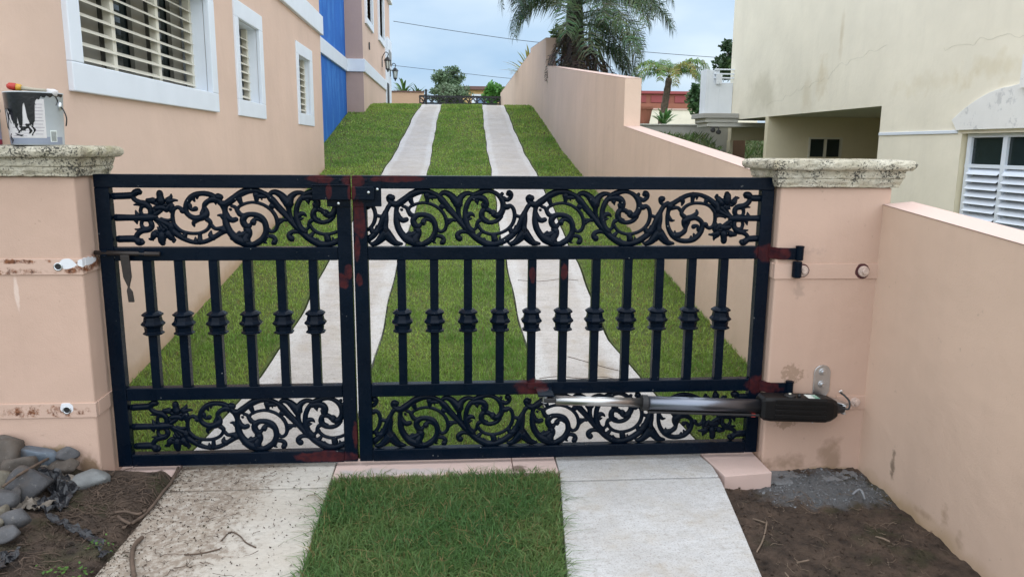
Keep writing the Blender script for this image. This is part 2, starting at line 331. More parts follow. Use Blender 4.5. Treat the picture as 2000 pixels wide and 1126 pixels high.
M['sill'] = wall_paint('sill_paint', (.62, .47, .42), dirt=(.16, .13, .11), stain=.5, streak=.0, extra=((B((.33, 3.62, 0), (.05, .05, .1), wob=.8, ws=30, soft=.5), (.12, .08, .06), .8), (B((-.3, 3.62, 0), (.35, .05, .1), wob=.9, ws=14, soft=.5), (.45, .42, .42), .7)))
def soil():
    m, nt, b = _mat('soil')
    c = mixc(nt, ramp(nt, pos_noise(nt, 9, 7, .7), .3, .7), (.020, .013, .009), (.135, .092, .066))
    c = mixc(nt, mathn(nt, 'MULTIPLY', ramp(nt, pos_noise(nt, 5, 5), .52, .66), .6), c, (.045, .05, .016))
    c = mixc(nt, mathn(nt, 'MULTIPLY', ramp(nt, pos_noise(nt, 90, 4, .6), .66, .72), .5), c, (.26, .20, .14))
    c = mixc(nt, mathn(nt, 'MULTIPLY', blob(nt, (1.86, 3.45, -.08), (.40, .20, .3), .7, 10, .4), .85), c, (.155, .165, .175))
    nt.links.new(c, b.inputs['Base Color']); b.inputs['Roughness'].default_value = .95
    bump(nt, b, mathn(nt, 'ADD', pos_noise(nt, 60, 7, .75), pos_noise(nt, 18, 5)), 1.0, .02); return m
M['soil'] = soil()
M['lawn_soil'] = plain('lawn_soil', (.09, .125, .025), .95, var=.35, vs=14, bs=80, bstr=.8, bd=.02)
M['ground'] = plain('ground', (.11, .12, .05), .95, var=.4, vs=1.5, bs=30, bstr=.6, bd=.03)
M['asphalt'] = plain('street', (.06, .06, .06), .9, var=.2)
def attr_leaf(name, rough=.55, trans=.25, sat=1):
    m, nt, b = _mat(name); a = nt.nodes.new('ShaderNodeAttribute'); a.attribute_name = 'tint'
    nt.links.new(a.outputs['Color'], b.inputs['Base Color']); b.inputs['Roughness'].default_value = rough; b.inputs['Specular IOR Level'].default_value = .35
    t = nt.nodes.new('ShaderNodeBsdfTranslucent'); nt.links.new(a.outputs['Color'], t.inputs['Color'])
    mx = nt.nodes.new('ShaderNodeMixShader'); mx.inputs['Fac'].default_value = trans
    o = nt.nodes['Material Output']; nt.links.new(b.outputs[0], mx.inputs[1]); nt.links.new(t.outputs[0], mx.inputs[2]); nt.links.new(mx.outputs[0], o.inputs['Surface'])
    return m
M['grass'] = attr_leaf('grass_blade', .5, .42); M['leaf'] = attr_leaf('leaf', .45, .25)
M['bark'] = plain('palm_bark', (.062, .052, .047), .95, var=.5, vs=8, bs=30, bstr=1, bd=.03)
M['wood'] = plain('trunk_bark', (.13, .10, .075), .95, var=.4, vs=8, bs=30, bstr=.8, bd=.02)
M['root'] = plain('root', (.105, .072, .052), .9, var=.4, vs=20)
M['twig'] = plain('pale_root', (.20, .15, .11), .9, var=.3, vs=20)
M['cement'] = plain('wet_cement', (.19, .20, .21), .55, var=.25, vs=12, bs=40, bstr=.7, bd=.01)
M['crack'] = plain('crack', (.60, .57, .48), .9, bstr=0)
M['cement_crumb'] = plain('cement_crumb', (.21, .22, .235), .8, var=.4, vs=30)
M['plastic'] = plain('black_plastic', (.016, .017, .021), .36, var=.5, vs=10, bs=50, bstr=.4, bd=.01)
M['dusty_plastic'] = plain('dusty_plastic', (.20, .17, .14), .7, var=.5, vs=14, bs=50, bstr=.6, bd=.01)
M['zinc'] = plain('zinc', (.62, .64, .66), .35, 1.0, var=.1, vs=30, bs=80, bstr=.05)
M['chrome'] = plain('chrome_rod', (.52, .515, .51), .33, 1.0, var=.03, bstr=0)
M['steel_blue'] = plain('anodised_tube', (.21, .23, .275), .36, 1.0, var=.04, bstr=0)
M['black_plastic'] = plain('black_housing', (.006, .0062, .007), .45, var=.2, vs=20, bs=150, bstr=.1, bd=.002, spec=.25)
M['dull_black'] = plain('dull_black', (.018, .018, .02), .55, var=.2)
M['label_white'] = plain('label_white', (.72, .78, .76), .5, var=.05); M['label_green'] = plain('label_green', (.03, .30, .16), .5, var=.05)
M['red_tag'] = plain('red_tag', (.55, .06, .05), .5); M['wire_white'] = plain('wire_white', (.75, .74, .72), .5)
M['screw'] = plain('bolt_paint', (.60, .48, .42), .5, .2, var=.25, vs=60, bs=120, bstr=.4)
# ------------------------------------------------------------------ terrain
PR = [(-60, -.25), (0, -.03), (2.2, 0), (3.7, 0.0), (4.2, .03), (5, .13), (6.1, .27), (7.5, .46), (9.5, .76), (11, .98), (12.5, 1.2), (14.5, 1.52), (16.5, 1.92), (18.5, 2.33), (19.8, 2.58), (20.6, 2.66), (22, 2.66), (31, 2.58), (45, 2.5), (300, 2.5)]
PX = np.array([a for a, _ in PR]); PZ = np.array([b for _, b in PR])
def zt(y): return float(np.interp(y, PX, PZ))
NX = np.array([-60, 8, 14, 17, 19, 21, 22, 24, 27, 40, 300.]); NZ = np.array([-1.0, -.9, -.6, .25, 1.0, 1.62, 1.9, 1.95, 2.1, 2.5, 2.5]); NZ2 = np.array([-1.0, -.9, -.6, -.6, -.6, -.3, .2, 1.4, 2.1, 2.5, 2.5])
def zground(x, y):
    a = zt(y) - .12 if y > 3.9 else -.28
    if x < -2.3: a = min(a, zt(y)-.12)
    if x > 2.25:
        k = sstep(2.25, 3.2, x); q = sstep(7.2, 8.2, x); a = a*(1-k) + float(np.interp(y, NX, NZ)*(1-q)+np.interp(y, NX, NZ2)*q)*k
    return a
def ground():
    xs = sorted(set([-400, -150, -60, -30, -15, -8, -4, -2.3, -2.1] + [round(-2+.25*i, 2) for i in range(17)] + [2.2, 2.4, 2.7, 3.0, 3.3, 4, 5, 6, 7, 8, 9, 10, 12, 15, 20, 30, 60, 150, 400]))
    ys = sorted(set([-300, -100, -40, -15, -5, 0, 1, 2, 3, 3.89, 3.91] + [4+.5*i for i in range(60)] + [36, 40, 45, 60, 100, 200, 300, 500]))
    v = [(x, y, zground(x, y)) for y in ys for x in xs]; n = len(xs)
    f = [(j*n+i, j*n+i+1, (j+1)*n+i+1, (j+1)*n+i) for j in range(len(ys)-1) for i in range(n-1)]
    struct(MB().add(v, f).build('ground', M['ground'], smooth=True))
ground()
# strip edges measured up the drive: (y, left strip left, left strip right, right strip left, right strip right)
SE = [(3.74, -1.37, -.57, .55, 1.33), (4.0, -1.33, -.56, .55, 1.31), (4.4, -1.28, -.555, .545, 1.27), (4.8, -1.235, -.55, .535, 1.21), (5.4, -1.21, -.54, .53, 1.155), (6.2, -1.19, -.53, .54, 1.18), (7.5, -1.20, -.535, .535, 1.235), (9.5, -1.15, -.46, .57, 1.29), (12.3, -1.08, -.38, .64, 1.345), (15.8, -.955, -.35, .69, 1.335), (18.5, -.845, -.30, .75, 1.34), (19.7, -.76, -.26, .79, 1.35), (20.6, -.74, -.24, .82, 1.36), (24, -.72, -.2, .85, 1.38), (31.5, -.7, -.15, .9, 1.40)]
SA = np.array(SE)
def edge(k, y): return float(np.interp(y, SA[:, 0], SA[:, k])) + .008*math.sin(y*2.3+k) + .006*math.sin(y*5.1+2*k)
def lane(y, a, b, nx, dz, yo=0):
    return [(a+(b-a)*i/nx, y, zt(y)+dz) for i in range(nx+1)]
def ribbon(name, ka, kb, m, dz, y0, y1, thick=.12, ny=110, nx=8, pad=0.0, label=None):
    v = []; f = []; uv = []; ys = [y0+(y1-y0)*(j/ny)**1.5 for j in range(ny+1)]
    for y in ys:
        a = ka(y)+pad; b = kb(y)-pad
        for i in range(nx+1):
            x = a+(b-a)*i/nx; v.append((x, y, zt(y)+dz)); uv.append((x-a, b-x))
    n = nx+1
    for j in range(ny):
        for i in range(nx): f.append((j*n+i, j*n+i+1, (j+1)*n+i+1, (j+1)*n+i))
    k = len(v)
    for j, y in enumerate(ys):
        v.append((ka(y)+pad, y, zt(y)+dz-thick)); v.append((kb(y)-pad, y, zt(y)+dz-thick)); uv += [(0, 1), (1, 0)]
    for j in range(ny):
        f.append((k+2*j, j*n, (j+1)*n, k+2*j+2)); f.append((j*n+nx, k+2*j+1, k+2*j+3, (j+1)*n+nx))
    f.append(tuple([k] + [k+1] + [nx-i for i in range(nx+1)]))
    mb = MB().add(v, f); o = mb.build(name, m)
    l = o.data.uv_layers.new(name='UVMap')
    for p in o.data.polygons:
        for li in p.loop_indices: l.data[li].uv = uv[o.data.loops[li].vertex_index]
    return struct(o, label)
ribbon('driveway_strip', lambda y: edge(1, y), lambda y: edge(2, y), M['strip'], .02, 3.76, 31, label='left concrete wheel strip climbing the drive')
SR = ribbon('driveway_strip', lambda y: edge(3, y), lambda y: edge(4, y), M['strip'], .02, 3.76, 31, label='right concrete wheel strip climbing the drive')
for P in ([(.56, 4.76), (.70, 4.79), (.84, 4.75), (.98, 4.77), (1.10, 4.72), (1.2, 4.74)], [(.80, 5.12), (.92, 5.02), (1.02, 4.93), (1.12, 4.86)], [(.60, 6.9), (.8, 6.86), (1.0, 6.92), (1.16, 6.88)]):
    MB().tube([(x, y, zt(y)+.0212) for x, y in catmull(P, 5)], .0028, 4).build('crack', M['root'], SR)
wl = lambda y: -2.03 if y < 12.7 else -2.42 if y < 18.7 else -2.03
wr = lambda y: 2.10
ribbon('lawn_bed', wl, lambda y: edge(1, y)-.02, M['lawn_soil'], .012, 3.9, 31, thick=.2)
ribbon('lawn_bed', lambda y: edge(2, y)+.012, lambda y: edge(3, y)-.012, M['lawn_soil'], .012, 3.82, 31, thick=.2)
ribbon('lawn_bed', lambda y: edge(4, y)+.02, wr, M['lawn_soil'], .012, 3.9, 31, thick=.2)
# apron slabs in front of the gate
def slab(name, out, z, m, th, label=None, nsub=0):
    mb = MB().prism(out, 'z', z-th, z); o = mb.build(name, m, bevel=.004); return struct(o, label)
slab('entrance_slab', [(-1.36, 1.2), (-.60, 1.2), (-.58, 2.7), (-.59, 3.2), (-.594, 3.462), (-1.35, 3.462), (-1.345, 3.3)], 0, M['slab_l'], .22, 'dirty left concrete slab below the gate')
slab('entrance_slab', [(-1.35, 3.474), (-.594, 3.474), (-.60, 3.756), (-1.36, 3.756)], .002, M['slab_l'], .22, 'short muddy slab piece under the left gate leaf')
slab('entrance_slab', [(.34, 1.2), (1.0, 1.2), (1.17, 2.58), (1.25, 3.05), (1.31, 3.42), (1.315, 3.464), (.52, 3.464), (.48, 3.1), (.43, 2.63)], 0, M['slab_r'], .22, 'speckled right concrete slab below the gate')
slab('entrance_slab', [(.521, 3.478), (1.316, 3.478), (1.325, 3.60), (1.30, 3.756), (.535, 3.756), (.53, 3.55)], .002, M['slab_r'], .22, 'short clean slab piece under the right gate leaf')
slab('threshold', [(-.592, 3.575), (.30, 3.575), (.30, 3.80), (-.592, 3.80)], .004, M['sill'], .2, 'long pink painted threshold under the middle of the gate')
slab('threshold', [(.304, 3.572), (.527, 3.57), (.527, 3.80), (.304, 3.80)], .004, M['sill'], .2, 'short pink painted threshold piece beside the right slab')
slab('threshold', [(1.345, 3.47), (1.598, 3.50), (1.598, 3.86), (1.31, 3.80)], .004, M['sill'], .22, 'pink painted threshold corner at the right pillar')
slab('threshold', [(-1.66, 3.55), (-1.375, 3.55), (-1.375, 3.80), (-1.66, 3.80)], .004, M['sill'], .2, 'muddy pink threshold at the left pillar')
def bed(name, x0, x1, y0, y1, fn, m, n=90, label=None, mask=None):
    v = []; f = []
    for j in range(n+1):
        for i in range(n+1):
            x = x0+(x1-x0)*i/n; y = y0+(y1-y0)*j/n; v.append((x, y, fn(x, y)))
    for j in range(n):
        for i in range(n):
            a = j*(n+1)+i; f.append((a, a+1, a+n+2, a+n+1))
    return struct(MB().add(v, f).build(name, m, smooth=True), label)
def zl(x, y):
    z = .012 + .05*sstep(-1.45, -2.0, x) + .03*sstep(3.2, 3.56, y) - .05*sstep(-1.40, -1.345, x)
    return z + .018*noise.noise((x*9, y*9, 0)) + .010*noise.noise((x*26, y*26, 3)) + .006*noise.noise((x*60, y*60, 3)) - .03*sstep(2.95, 2.5, y)
def zr(x, y):
    z = -.085 + .025*sstep(1.5, 1.35, x) - .03*sstep(3.0, 2.5, y) + .03*sstep(3.5, 3.66, y)*sstep(1.6, 1.75, x)
    d = ((x-1.86)/.40)**2 + ((y-3.45)/.20)**2
    if d < 1: z += .02*(1-d)
    k = .35 if d < .5 and y > 3.40 else 1
    return z + k*(.018*noise.noise((x*9, y*9, 5)) + .011*noise.noise((x*26, y*26, 7)) + .007*noise.noise((x*60, y*60, 3)))
bed('soil_bed', -3.2, -1.33, 1.2, 3.60, zl, M['soil'], label='brown root-filled soil at the left of the left slab')
bed('soil_bed', 1.0, 2.16, 1.2, 3.68, zr, M['soil'], label='brown soil with wet cement at the foot of the right pillar')
zv = lambda x, y: .006+.012*noise.noise((x*8, y*8, 2))
bed('verge_soil', -.60, .545, 1.2, 3.572, lambda x, y: zv(x, y)-.02 - (.05 if x < -.575 or x > edge_v(y)-.02 else 0), M['lawn_soil'], 60) if False else None
def edge_v(y): return float(np.interp(y, [1.2, 2.63, 3.1, 3.55], [.335, .425, .475, .525]))
struct(MB().add([(-.585, 1.2, -.02), (.33, 1.2, -.02), (.415, 2.63, -.02), (.468, 3.1, -.02), (.52, 3.572, -.02), (-.59, 3.572, -.02), (-.57, 2.7, -.02)], [(0, 1, 2, 3, 4, 5, 6)]).build('verge_soil', M['lawn_soil']))

# ------------------------------------------------------------------ grass (blades are real geometry)
rng = np.random.default_rng(7)
def blades(name, x, y, z, h, w, label, dry=.06, hue=0.0, lean=.5, tone=1.0, A0=(.165, .31, .06), B0=(.37, .50, .11)):
    n = len(x); ang = rng.uniform(0, 2*PI, n); la = rng.uniform(0, 2*PI, n); ln = np.abs(rng.normal(.25, .35, n))*lean*2
    pn = np.array([noise.noise((a*1.7, b*1.7, 1.3)) + .6*noise.noise((a*5, b*5, 9)) for a, b in zip(x, y)])
    hh = h*rng.uniform(.6, 1.25, n)*np.clip(1-.45*pn, .55, 1.45); ca, sa = np.cos(ang)*w/2*rng.uniform(.7, 1.2, n), np.sin(ang)*w/2
    mx, my = x+np.cos(la)*ln*hh*.35, y+np.sin(la)*ln*hh*.35
    tx, ty = x+np.cos(la)*ln*hh*1.05, y+np.sin(la)*ln*hh*1.05
    tz = z+hh*np.sqrt(np.clip(1-(ln*.75)**2, .15, 1))
    V = np.empty((n, 5, 3), np.float32)
    V[:, 0] = np.stack([x-ca, y-sa, z], 1); V[:, 1] = np.stack([x+ca, y+sa, z], 1)
    V[:, 2] = np.stack([mx+ca*.8, my+sa*.8, z+hh*.55], 1); V[:, 3] = np.stack([mx-ca*.8, my-sa*.8, z+hh*.55], 1); V[:, 4] = np.stack([tx, ty, tz], 1)
    me = bpy.data.meshes.new(name); me.vertices.add(n*5); me.vertices.foreach_set('co', V.ravel())
    base = np.arange(n)*5
    loops = np.stack([base, base+1, base+2, base+3, base+3, base+2, base+4], 1).ravel()
    me.loops.add(len(loops)); me.loops.foreach_set('vertex_index', loops.astype(np.int32))
    ls = np.stack([np.arange(n)*7, np.arange(n)*7+4], 1).ravel(); me.polygons.add(2*n); me.polygons.foreach_set('loop_start', ls.astype(np.int32))
    me.update(calc_edges=True)
    # tint per blade: species patches of yellower and bluer green, some dry straw
    t = rng.uniform(0, 1, n); k = np.clip(.5+.7*pn+hue, 0, 1)
    A = np.array(A0)*tone; Bc = np.array(B0)*tone; D = np.array([.34, .27, .12])
    c = A*(1-k)[:, None]+Bc*k[:, None]; c = c*(.70+.6*t)[:, None]
    dp = dry*(.5+4.5*np.clip(pn, 0, 1)**1.5); isd = rng.uniform(0, 1, n) < dp; c[isd] = D*rng.uniform(.55, 1.1, (isd.sum(), 1))
    C = np.ones((n, 5, 4), np.float32); C[:, :, :3] = c[:, None, :]
    at = me.color_attributes.new('tint', 'FLOAT_COLOR', 'POINT'); at.data.foreach_set('color', C.ravel())
    o = link(name, me, M['grass']); o['kind'] = 'stuff'; o['label'] = label; o['category'] = 'grass'
    return o
def scatter(n, y0, y1, fa, fb, p=1.0):
    y = y0+(y1-y0)*rng.uniform(0, 1, n)**p; a = np.array([fa(q) for q in y]); b = np.array([fb(q) for q in y])
    return a+(b-a)*rng.uniform(0, 1, n), y
def lawn(ka, kb, dens, label, pa, pb):
    X = []; Y = []; H = []; Wd = []
    for (y0, y1, d, h, w) in [(3.84, 5.5, 5600, .036, .0055), (5.5, 8, 3200, .034, .007), (8, 12, 1900, .034, .011), (12, 16, 1200, .035, .017), (16, 21.2, 900, .038, .024)]:
        wdt = abs(kb((y0+y1)/2)-ka((y0+y1)/2)); n = int(d*wdt*(y1-y0)*dens)
        x, y = scatter(n, y0, y1, lambda q: ka(q)+pa, lambda q: kb(q)-pb)
        X.append(x); Y.append(y); H.append(np.full(n, h)); Wd.append(np.full(n, w))
    X, Y, H, Wd = map(np.concatenate, (X, Y, H, Wd))
    Z = np.interp(Y, PX, PZ)+.01
    return blades('grass', X, Y, Z, H, Wd, label, dry=.07, hue=.02, lean=.95)
lawn(wl, lambda y: edge(1, y), 1, 'mown lawn between the salmon house and the left wheel strip', .01, .035)
lawn(lambda y: edge(2, y), lambda y: edge(3, y), 1, 'mown lawn strip between the two wheel strips behind the gate', .015, .015)
lawn(lambda y: edge(4, y), wr, 1, 'mown lawn between the right wheel strip and the boundary wall', .035, .01)
vx, vy = scatter(23000, 2.2, 3.575, lambda y: -.585, lambda y: edge_v(y)-.005)
blades('grass', vx, vy, np.full(len(vx), -.022), np.full(len(vx), .056), np.full(len(vx), .0046), 'longer grass patch between the slabs in front of the gate', dry=.20, hue=-.12, lean=1.5, tone=.92, A0=(.095, .20, .06), B0=(.235, .30, .10))

# ------------------------------------------------------------------ salmon house
def wall_x(mb, x, y0, y1, z0, z1, holes):
    # a wall face in the plane x = const built as a grid of panels round its openings
    ys = sorted({y0, y1} | {a for h in holes for a in h[:2]}); zs = sorted({z0, z1} | {a for h in holes for a in h[2:]})
    for i in range(len(ys)-1):
        for j in range(len(zs)-1):
            cy, cz = (ys[i]+ys[i+1])/2, (zs[j]+zs[j+1])/2
            if any(h[0] < cy < h[1] and h[2] < cz < h[3] for h in holes): continue
            mb.quad((x, ys[i], zs[j]), (x, ys[i+1], zs[j]), (x, ys[i+1], zs[j+1]), (x, ys[i], zs[j+1]))
HX = -2.03
def house():
    t = thing('house', 'salmon pink two-storey house with white window surrounds and blue recess on the left', 'house', (-5, 12, 0))
    w = MB(); holes = [(4.51, 6.83, 2.03, 2.79), (7.80, 8.60, 2.03, 2.79), (10.75, 11.58, 2.03, 2.79)]
    wall_x(w, HX, 3.64, 12.62, -.3, 6.6, holes)
    w.quad((HX, 12.62, -.3), (-2.6, 12.62, -.3), (-2.6, 12.62, 6.6), (HX, 12.62, 6.6))
    w.quad((HX, 3.64, -.3), (-9, 3.64, -.3), (-9, 3.64, 6.6), (HX, 3.64, 6.6)); w.quad((HX, 3.64, 6.6), (HX, 12.62, 6.6), (-9, 12.62, 6.6), (-9, 3.64, 6.6))
    w.quad((-9, 3.95, -.3), (-9, 27, -.3), (-9, 27, 6.6), (-9, 3.95, 6.6))
    w.build('wall', M['house_pink'], t)
    b = MB(); b.quad((-2.43, 12.4, 0), (-2.43, 18.7, 0), (-2.43, 18.7, 6.6), (-2.43, 12.4, 6.6)); b.quad((-2.43, 12.4, 6.6), (-2.43, 18.7, 6.6), (-9, 18.7, 6.6), (-9, 12.4, 6.6)); b.build('wall', M['blue'], t)['label'] = 'blue recessed wall panel'
    tp = MB(); tp.quad((-2.43, 18.6, 0), (HX, 18.6, 0), (HX, 18.6, 6.2), (-2.43, 18.6, 6.2)); tp.build('wall', M['house_taupe'], t)['label'] = 'taupe return wall facing down the drive'
    p = MB(); wall_x(p, HX, 18.6, 24.75, 1.2, 6.2, [(19.35, 20.75, 4.62, 5.9), (22.7, 24.2, 4.68, 5.9)]); wall_x(p, HX, 24.75, 26.8, 4.75, 6.2, [])
    p.quad((HX, 18.6, 6.2), (HX, 26.8, 6.2), (-9, 26.8, 6.2), (-9, 18.6, 6.2)); p.quad((HX, 26.8, 1.5), (-9, 26.8, 1.5), (-9, 26.8, 6.2), (HX, 26.8, 6.2))
    p.build('wall', M['house_pink'], t)
    e = MB(); e.box(-2.6, -2.0, 24.75, 26.78, 1.5, 4.9); e.build('porch_wall', M['white'], t, bevel=.01)
    g = MB(); g.box(-1.998, -1.975, 25.0, 25.55, 2.9, 3.55); g.build('entrance_grille', M['iron'], t)
    f = MB(); f.box(-2.4, -1.93, 18.5, 26.95, 6.2, 6.42); f.build('roof_fascia', M['white'], t, bevel=.01)
    # white string courses, one per wall plane
    for (x0, x1, y0, y1) in ((-2.1, -1.985, 3.64, 12.68), (-2.5, -2.385, 12.70, 18.56), (-2.5, -1.985, 18.545, 24.74)):
        c = MB(); c.box(x0, x1, y0, y1, 3.29, 3.575)
        c.build('string_course', M['white'], t, bevel=.008)
    v = MB(); v.box(-2.02, -2.005, 19.9, 20.05, 3.95, 4.12); v.build('wall_vent', M['rusty_iron'], t)
    # windows: white surround, deep white reveal, dark interior, jalousies, and a security grille of tilted slats
    def window(y0, y1, z0, z1, fy0, fy1, fz0, fz1, bays, depth, jal, pr=.03):
        fr = MB(); a, bb = HX-.02, HX+pr
        fr.box(a, bb, fy0, fy1, fz0, z0); fr.box(a, bb, fy0, fy1, z1, fz1); fr.box(a, bb, fy0, y0, z0, z1); fr.box(a, bb, y1, fy1, z0, z1)
        win = fr.build('window', M['white'], t, bevel=.006)
        rv = MB(); xb = HX-depth-.12
        rv.quad((HX-.02, y1-.001, z0), (xb, y1-.001, z0), (xb, y1-.001, z1), (HX-.02, y1-.001, z1)); rv.quad((HX-.02, y0+.001, z0), (xb, y0+.001, z0), (xb, y0+.001, z1), (HX-.02, y0+.001, z1))
        rv.quad((HX-.02, y0, z0+.001), (HX-.02, y1, z0+.001), (xb, y1, z0+.001), (xb, y0, z0+.001)); rv.quad((HX-.02, y0, z1-.001), (HX-.02, y1, z1-.001), (xb, y1, z1-.001), (xb, y0, z1-.001))
        rv.build('reveal', M['white'], win)
        MB().quad((xb+.01, y0, z0), (xb+.01, y1, z0), (xb+.01, y1, z1), (xb+.01, y0, z1)).build('pane', M['glass'], win)
        if jal:
            wb = (y1-y0)/bays
            for k in range(bays):
                j0 = y0+wb*k
                for (q0, q1) in ((.05, .10), (.64, .94)):
                    MB().box(xb+.02, xb+.05, j0+wb*q0, j0+wb*q1, z0+.03, z1-.02).build('jalousie_frame', M['jalousie'], win)
                MB().box(xb+.02, xb+.06, j0+.02, j0+wb-.02, z0+.001, z0+.055).build('jalousie_sill', M['jalousie'], win)
        xs = HX-depth
        for k in range(bays+1):
            yy = y0+(y1-y0)*k/bays; yy = min(max(yy, y0+.025), y1-.025)
            MB().box(xs-.05, xs+.004, yy-.026, yy+.026, z0+.002, z1-.002).build('mullion', M['slat'], win, bevel=.003)
        n = int((z1-z0-.05)/.084)
        for k in range(n):
            zz = z0+.062+.084*k
            MB().add([(xs+.018, y0+.004, zz-.012), (xs+.018, y1-.02, zz-.012), (xs-.022, y1-.02, zz+.014), (xs-.022, y0+.004, zz+.014), (xs+.018, y0+.004, zz-.018), (xs+.018, y1-.02, zz-.018), (xs-.022, y1-.02, zz+.008), (xs-.022, y0+.004, zz+.008)],
                     [(0, 1, 2, 3), (7, 6, 5, 4), (0, 4, 5, 1), (2, 6, 7, 3), (1, 5, 6, 2), (3, 7, 4, 0)]).build('slat', M['slat'], win)
    window(4.51, 6.83, 2.03, 2.79, 4.37, 6.98, 1.875, 2.95, 3, .12, True)
    window(7.80, 8.60, 2.03, 2.79, 7.665, 8.75, 1.875, 2.95, 1, .11, True, .018)
    window(10.75, 11.58, 2.03, 2.79, 10.60, 11.77, 1.875, 2.95, 1, .072, True, .015)
    for (y0, y1, z0) in ((19.35, 20.75, 4.62), (22.7, 24.2, 4.68)):
        fr = MB(); fr.box(HX-.02, HX+.05, y0-.16, y1+.16, z0-.16, z0); fr.box(HX-.02, HX+.05, y0-.16, y0, z0, 5.9); fr.box(HX-.02, HX+.05, y1, y1+.16, z0, 5.9); fr.box(HX-.02, HX+.05, y0-.16, y1+.16, 5.9, 6.05)
        wn = fr.build('window', M['white'], t, bevel=.006)
        MB().quad((HX-.15, y0, z0), (HX-.15, y1, z0), (HX-.15, y1, 5.9), (HX-.15, y0, 5.9)).build('pane', M['glass'], wn)
        for k in range(12):
            zz = z0+.06+.1*k; MB().box(HX-.12, HX-.08, y0, y1, zz, zz+.02).build('slat', M['slat'], wn)
    fr = MB(); fr.box(-2.45, -2.375, 15.7, 16.9, 4.62, 4.78); fr.box(-2.45, -2.375, 15.7, 15.86, 4.78, 6); fr.box(-2.45, -2.375, 16.74, 16.9, 4.78, 6); wn = fr.build('window', M['white'], t, bevel=.006)
    MB().quad((-2.42, 15.86, 4.78), (-2.42, 16.74, 4.78), (-2.42, 16.74, 6), (-2.42, 15.86, 6)).build('pane', M['glass'], wn)
    pf = MB(); pf.box(-2.0, -1.95, 25.05, 26.5, 4.05, 4.95); wn = pf.build('window', M['white'], t, bevel=.01)
    MB().quad((-1.945, 25.25, 4.15), (-1.945, 26.3, 4.15), (-1.945, 26.3, 4.6), (-1.945, 25.25, 4.6)).build('pane', M['jalousie'], wn)
house()
def lantern(x, y, z, label):
    t = thing('wall_lantern', label, 'lantern', (x, y, z), 'black lanterns at the top of the drive')
    wx = HX if y < 24.7 else -2.0
    a = MB(); a.tube(catmull([(wx, y, z+.02), (wx+.02, y, z+.20), (x-.06, y, z+.34), (x+.02, y, z+.30), (x, y, z+.22)], 5), .013, 6); a.build('bracket', M['iron'], t)
    MB().box(wx-.01, wx+.02, y-.05, y+.05, z-.08, z+.12).build('backplate', M['iron'], t)
    MB().lathe([(.012, .22), (.02, .205), (.04, .195), (.09, .14), (.115, .10), (.10, .095)], (x, y, z), 6).build('roof', M['iron'], t)
    MB().lathe([(.078, .09), (.05, -.12)], (x, y, z), 6).build('glass', M['label_white'], t)
    for k in range(6):
        an = 2*PI*k/6; MB().tube([(x+.085*math.cos(an), y+.085*math.sin(an), z+.10), (x+.052*math.cos(an), y+.052*math.sin(an), z-.13)], .012, 4).build('glazing_bar', M['iron'], t)
    MB().lathe([(.06, -.12), (.065, -.14), (.03, -.17), (.015, -.22)], (x, y, z), 6).build('base', M['iron'], t)
lantern(-1.86, 23.6, 3.97, 'black wall lantern on the salmon wall, nearer of the two')
lantern(-1.835, 26.3, 3.93, 'black wall lantern seen against the sky at the far corner of the house')
# ------------------------------------------------------------------ gate pillars
def cap_mesh(x0, x1, y0, y1, prof, seg=.02):
    # moulded cap: stacked rectangular rings, eroded by noise
    mb = MB(); rings = []
    for o, z in prof:
        o = o*.63 if o > 0 else o
        a, b, c, d = x0-o, x1+o, y0-o, y1+o; r = max(0.004, min(.03, o*.35)); P = []
        nx = max(4, int((x1-x0)/seg)); ny = max(4, int((y1-y0)/seg))
        P += [(a+(b-a)*i/nx, c) for i in range(nx)] + [(b, c+(d-c)*i/ny) for i in range(ny)] + [(b-(b-a)*i/nx, d) for i in range(nx)] + [(a, d-(d-c)*i/ny) for i in range(ny)]
        ring = []
        for (x, y) in P:
            n = noise.noise((x*22, y*22, z*30))*.006 + noise.noise((x*70, y*70, z*70))*.0045 + min(0, noise.noise((x*11+5, y*11, z*15))+.25)*.016
            ccx, ccy = (x0+x1)/2, (y0+y1)/2
            dx = (1 if x > x1 else -1 if x < x0 else 0); dy = (1 if y > y1 else -1 if y < y0 else 0)
            ring.append((x+dx*n, y+dy*n, z+n*.5))
        rings.append(ring)
    m = len(rings[0]); v = [p for r in rings for p in r]; f = []
    for i in range(len(rings)-1):
        for k in range(m):
            k2 = (k+1) % m; f.append((i*m+k, i*m+k2, (i+1)*m+k2, (i+1)*m+k))
    f.append(tuple(range(m))[::-1]); f.append(tuple((len(rings)-1)*m+k for k in range(m)))
    return mb.add(v, f)
def cap_prof(z):
    P = [(.0, z), (.030, z+.001), (.036, z+.004), (.036, z+.012), (.040, z+.018), (.047, z+.026), (.049, z+.034), (.049, z+.040), (.043, z+.043), (.055, z+.046), (.057, z+.05), (.060, z+.062), (.066, z+.074), (.069, z+.078), (.068, z+.082), (.075, z+.084)]
    for k in range(9):
        a = -PI/2+PI*k/8; P.append((.088+.026*math.cos(a), z+.108+.024*math.sin(a)))
    return P + [(.07, z+.134), (.0, z+.136), (-.12, z+.137)]
def pillar(label, x0, x1, y0, y1, zb, zc, side):
    t = thing('gate_pillar', label, 'gate pillar', ((x0+x1)/2, (y0+y1)/2, 0), 'pink pillars the gate hangs between')
    MB().box(x0, x1, y0, y1, zb, zc).build('shaft', M['pillar_pink'], t, bevel=.010)
    cap_mesh(x0, x1, y0, y1, cap_prof(zc)).build('cap', M['cap'], t, smooth=False)
    return t
PL = pillar('left pink gate pillar with two rusty bolt straps and grey stone cap', -2.28, -1.675, 3.57, 3.87, -.1, 1.455, -1)
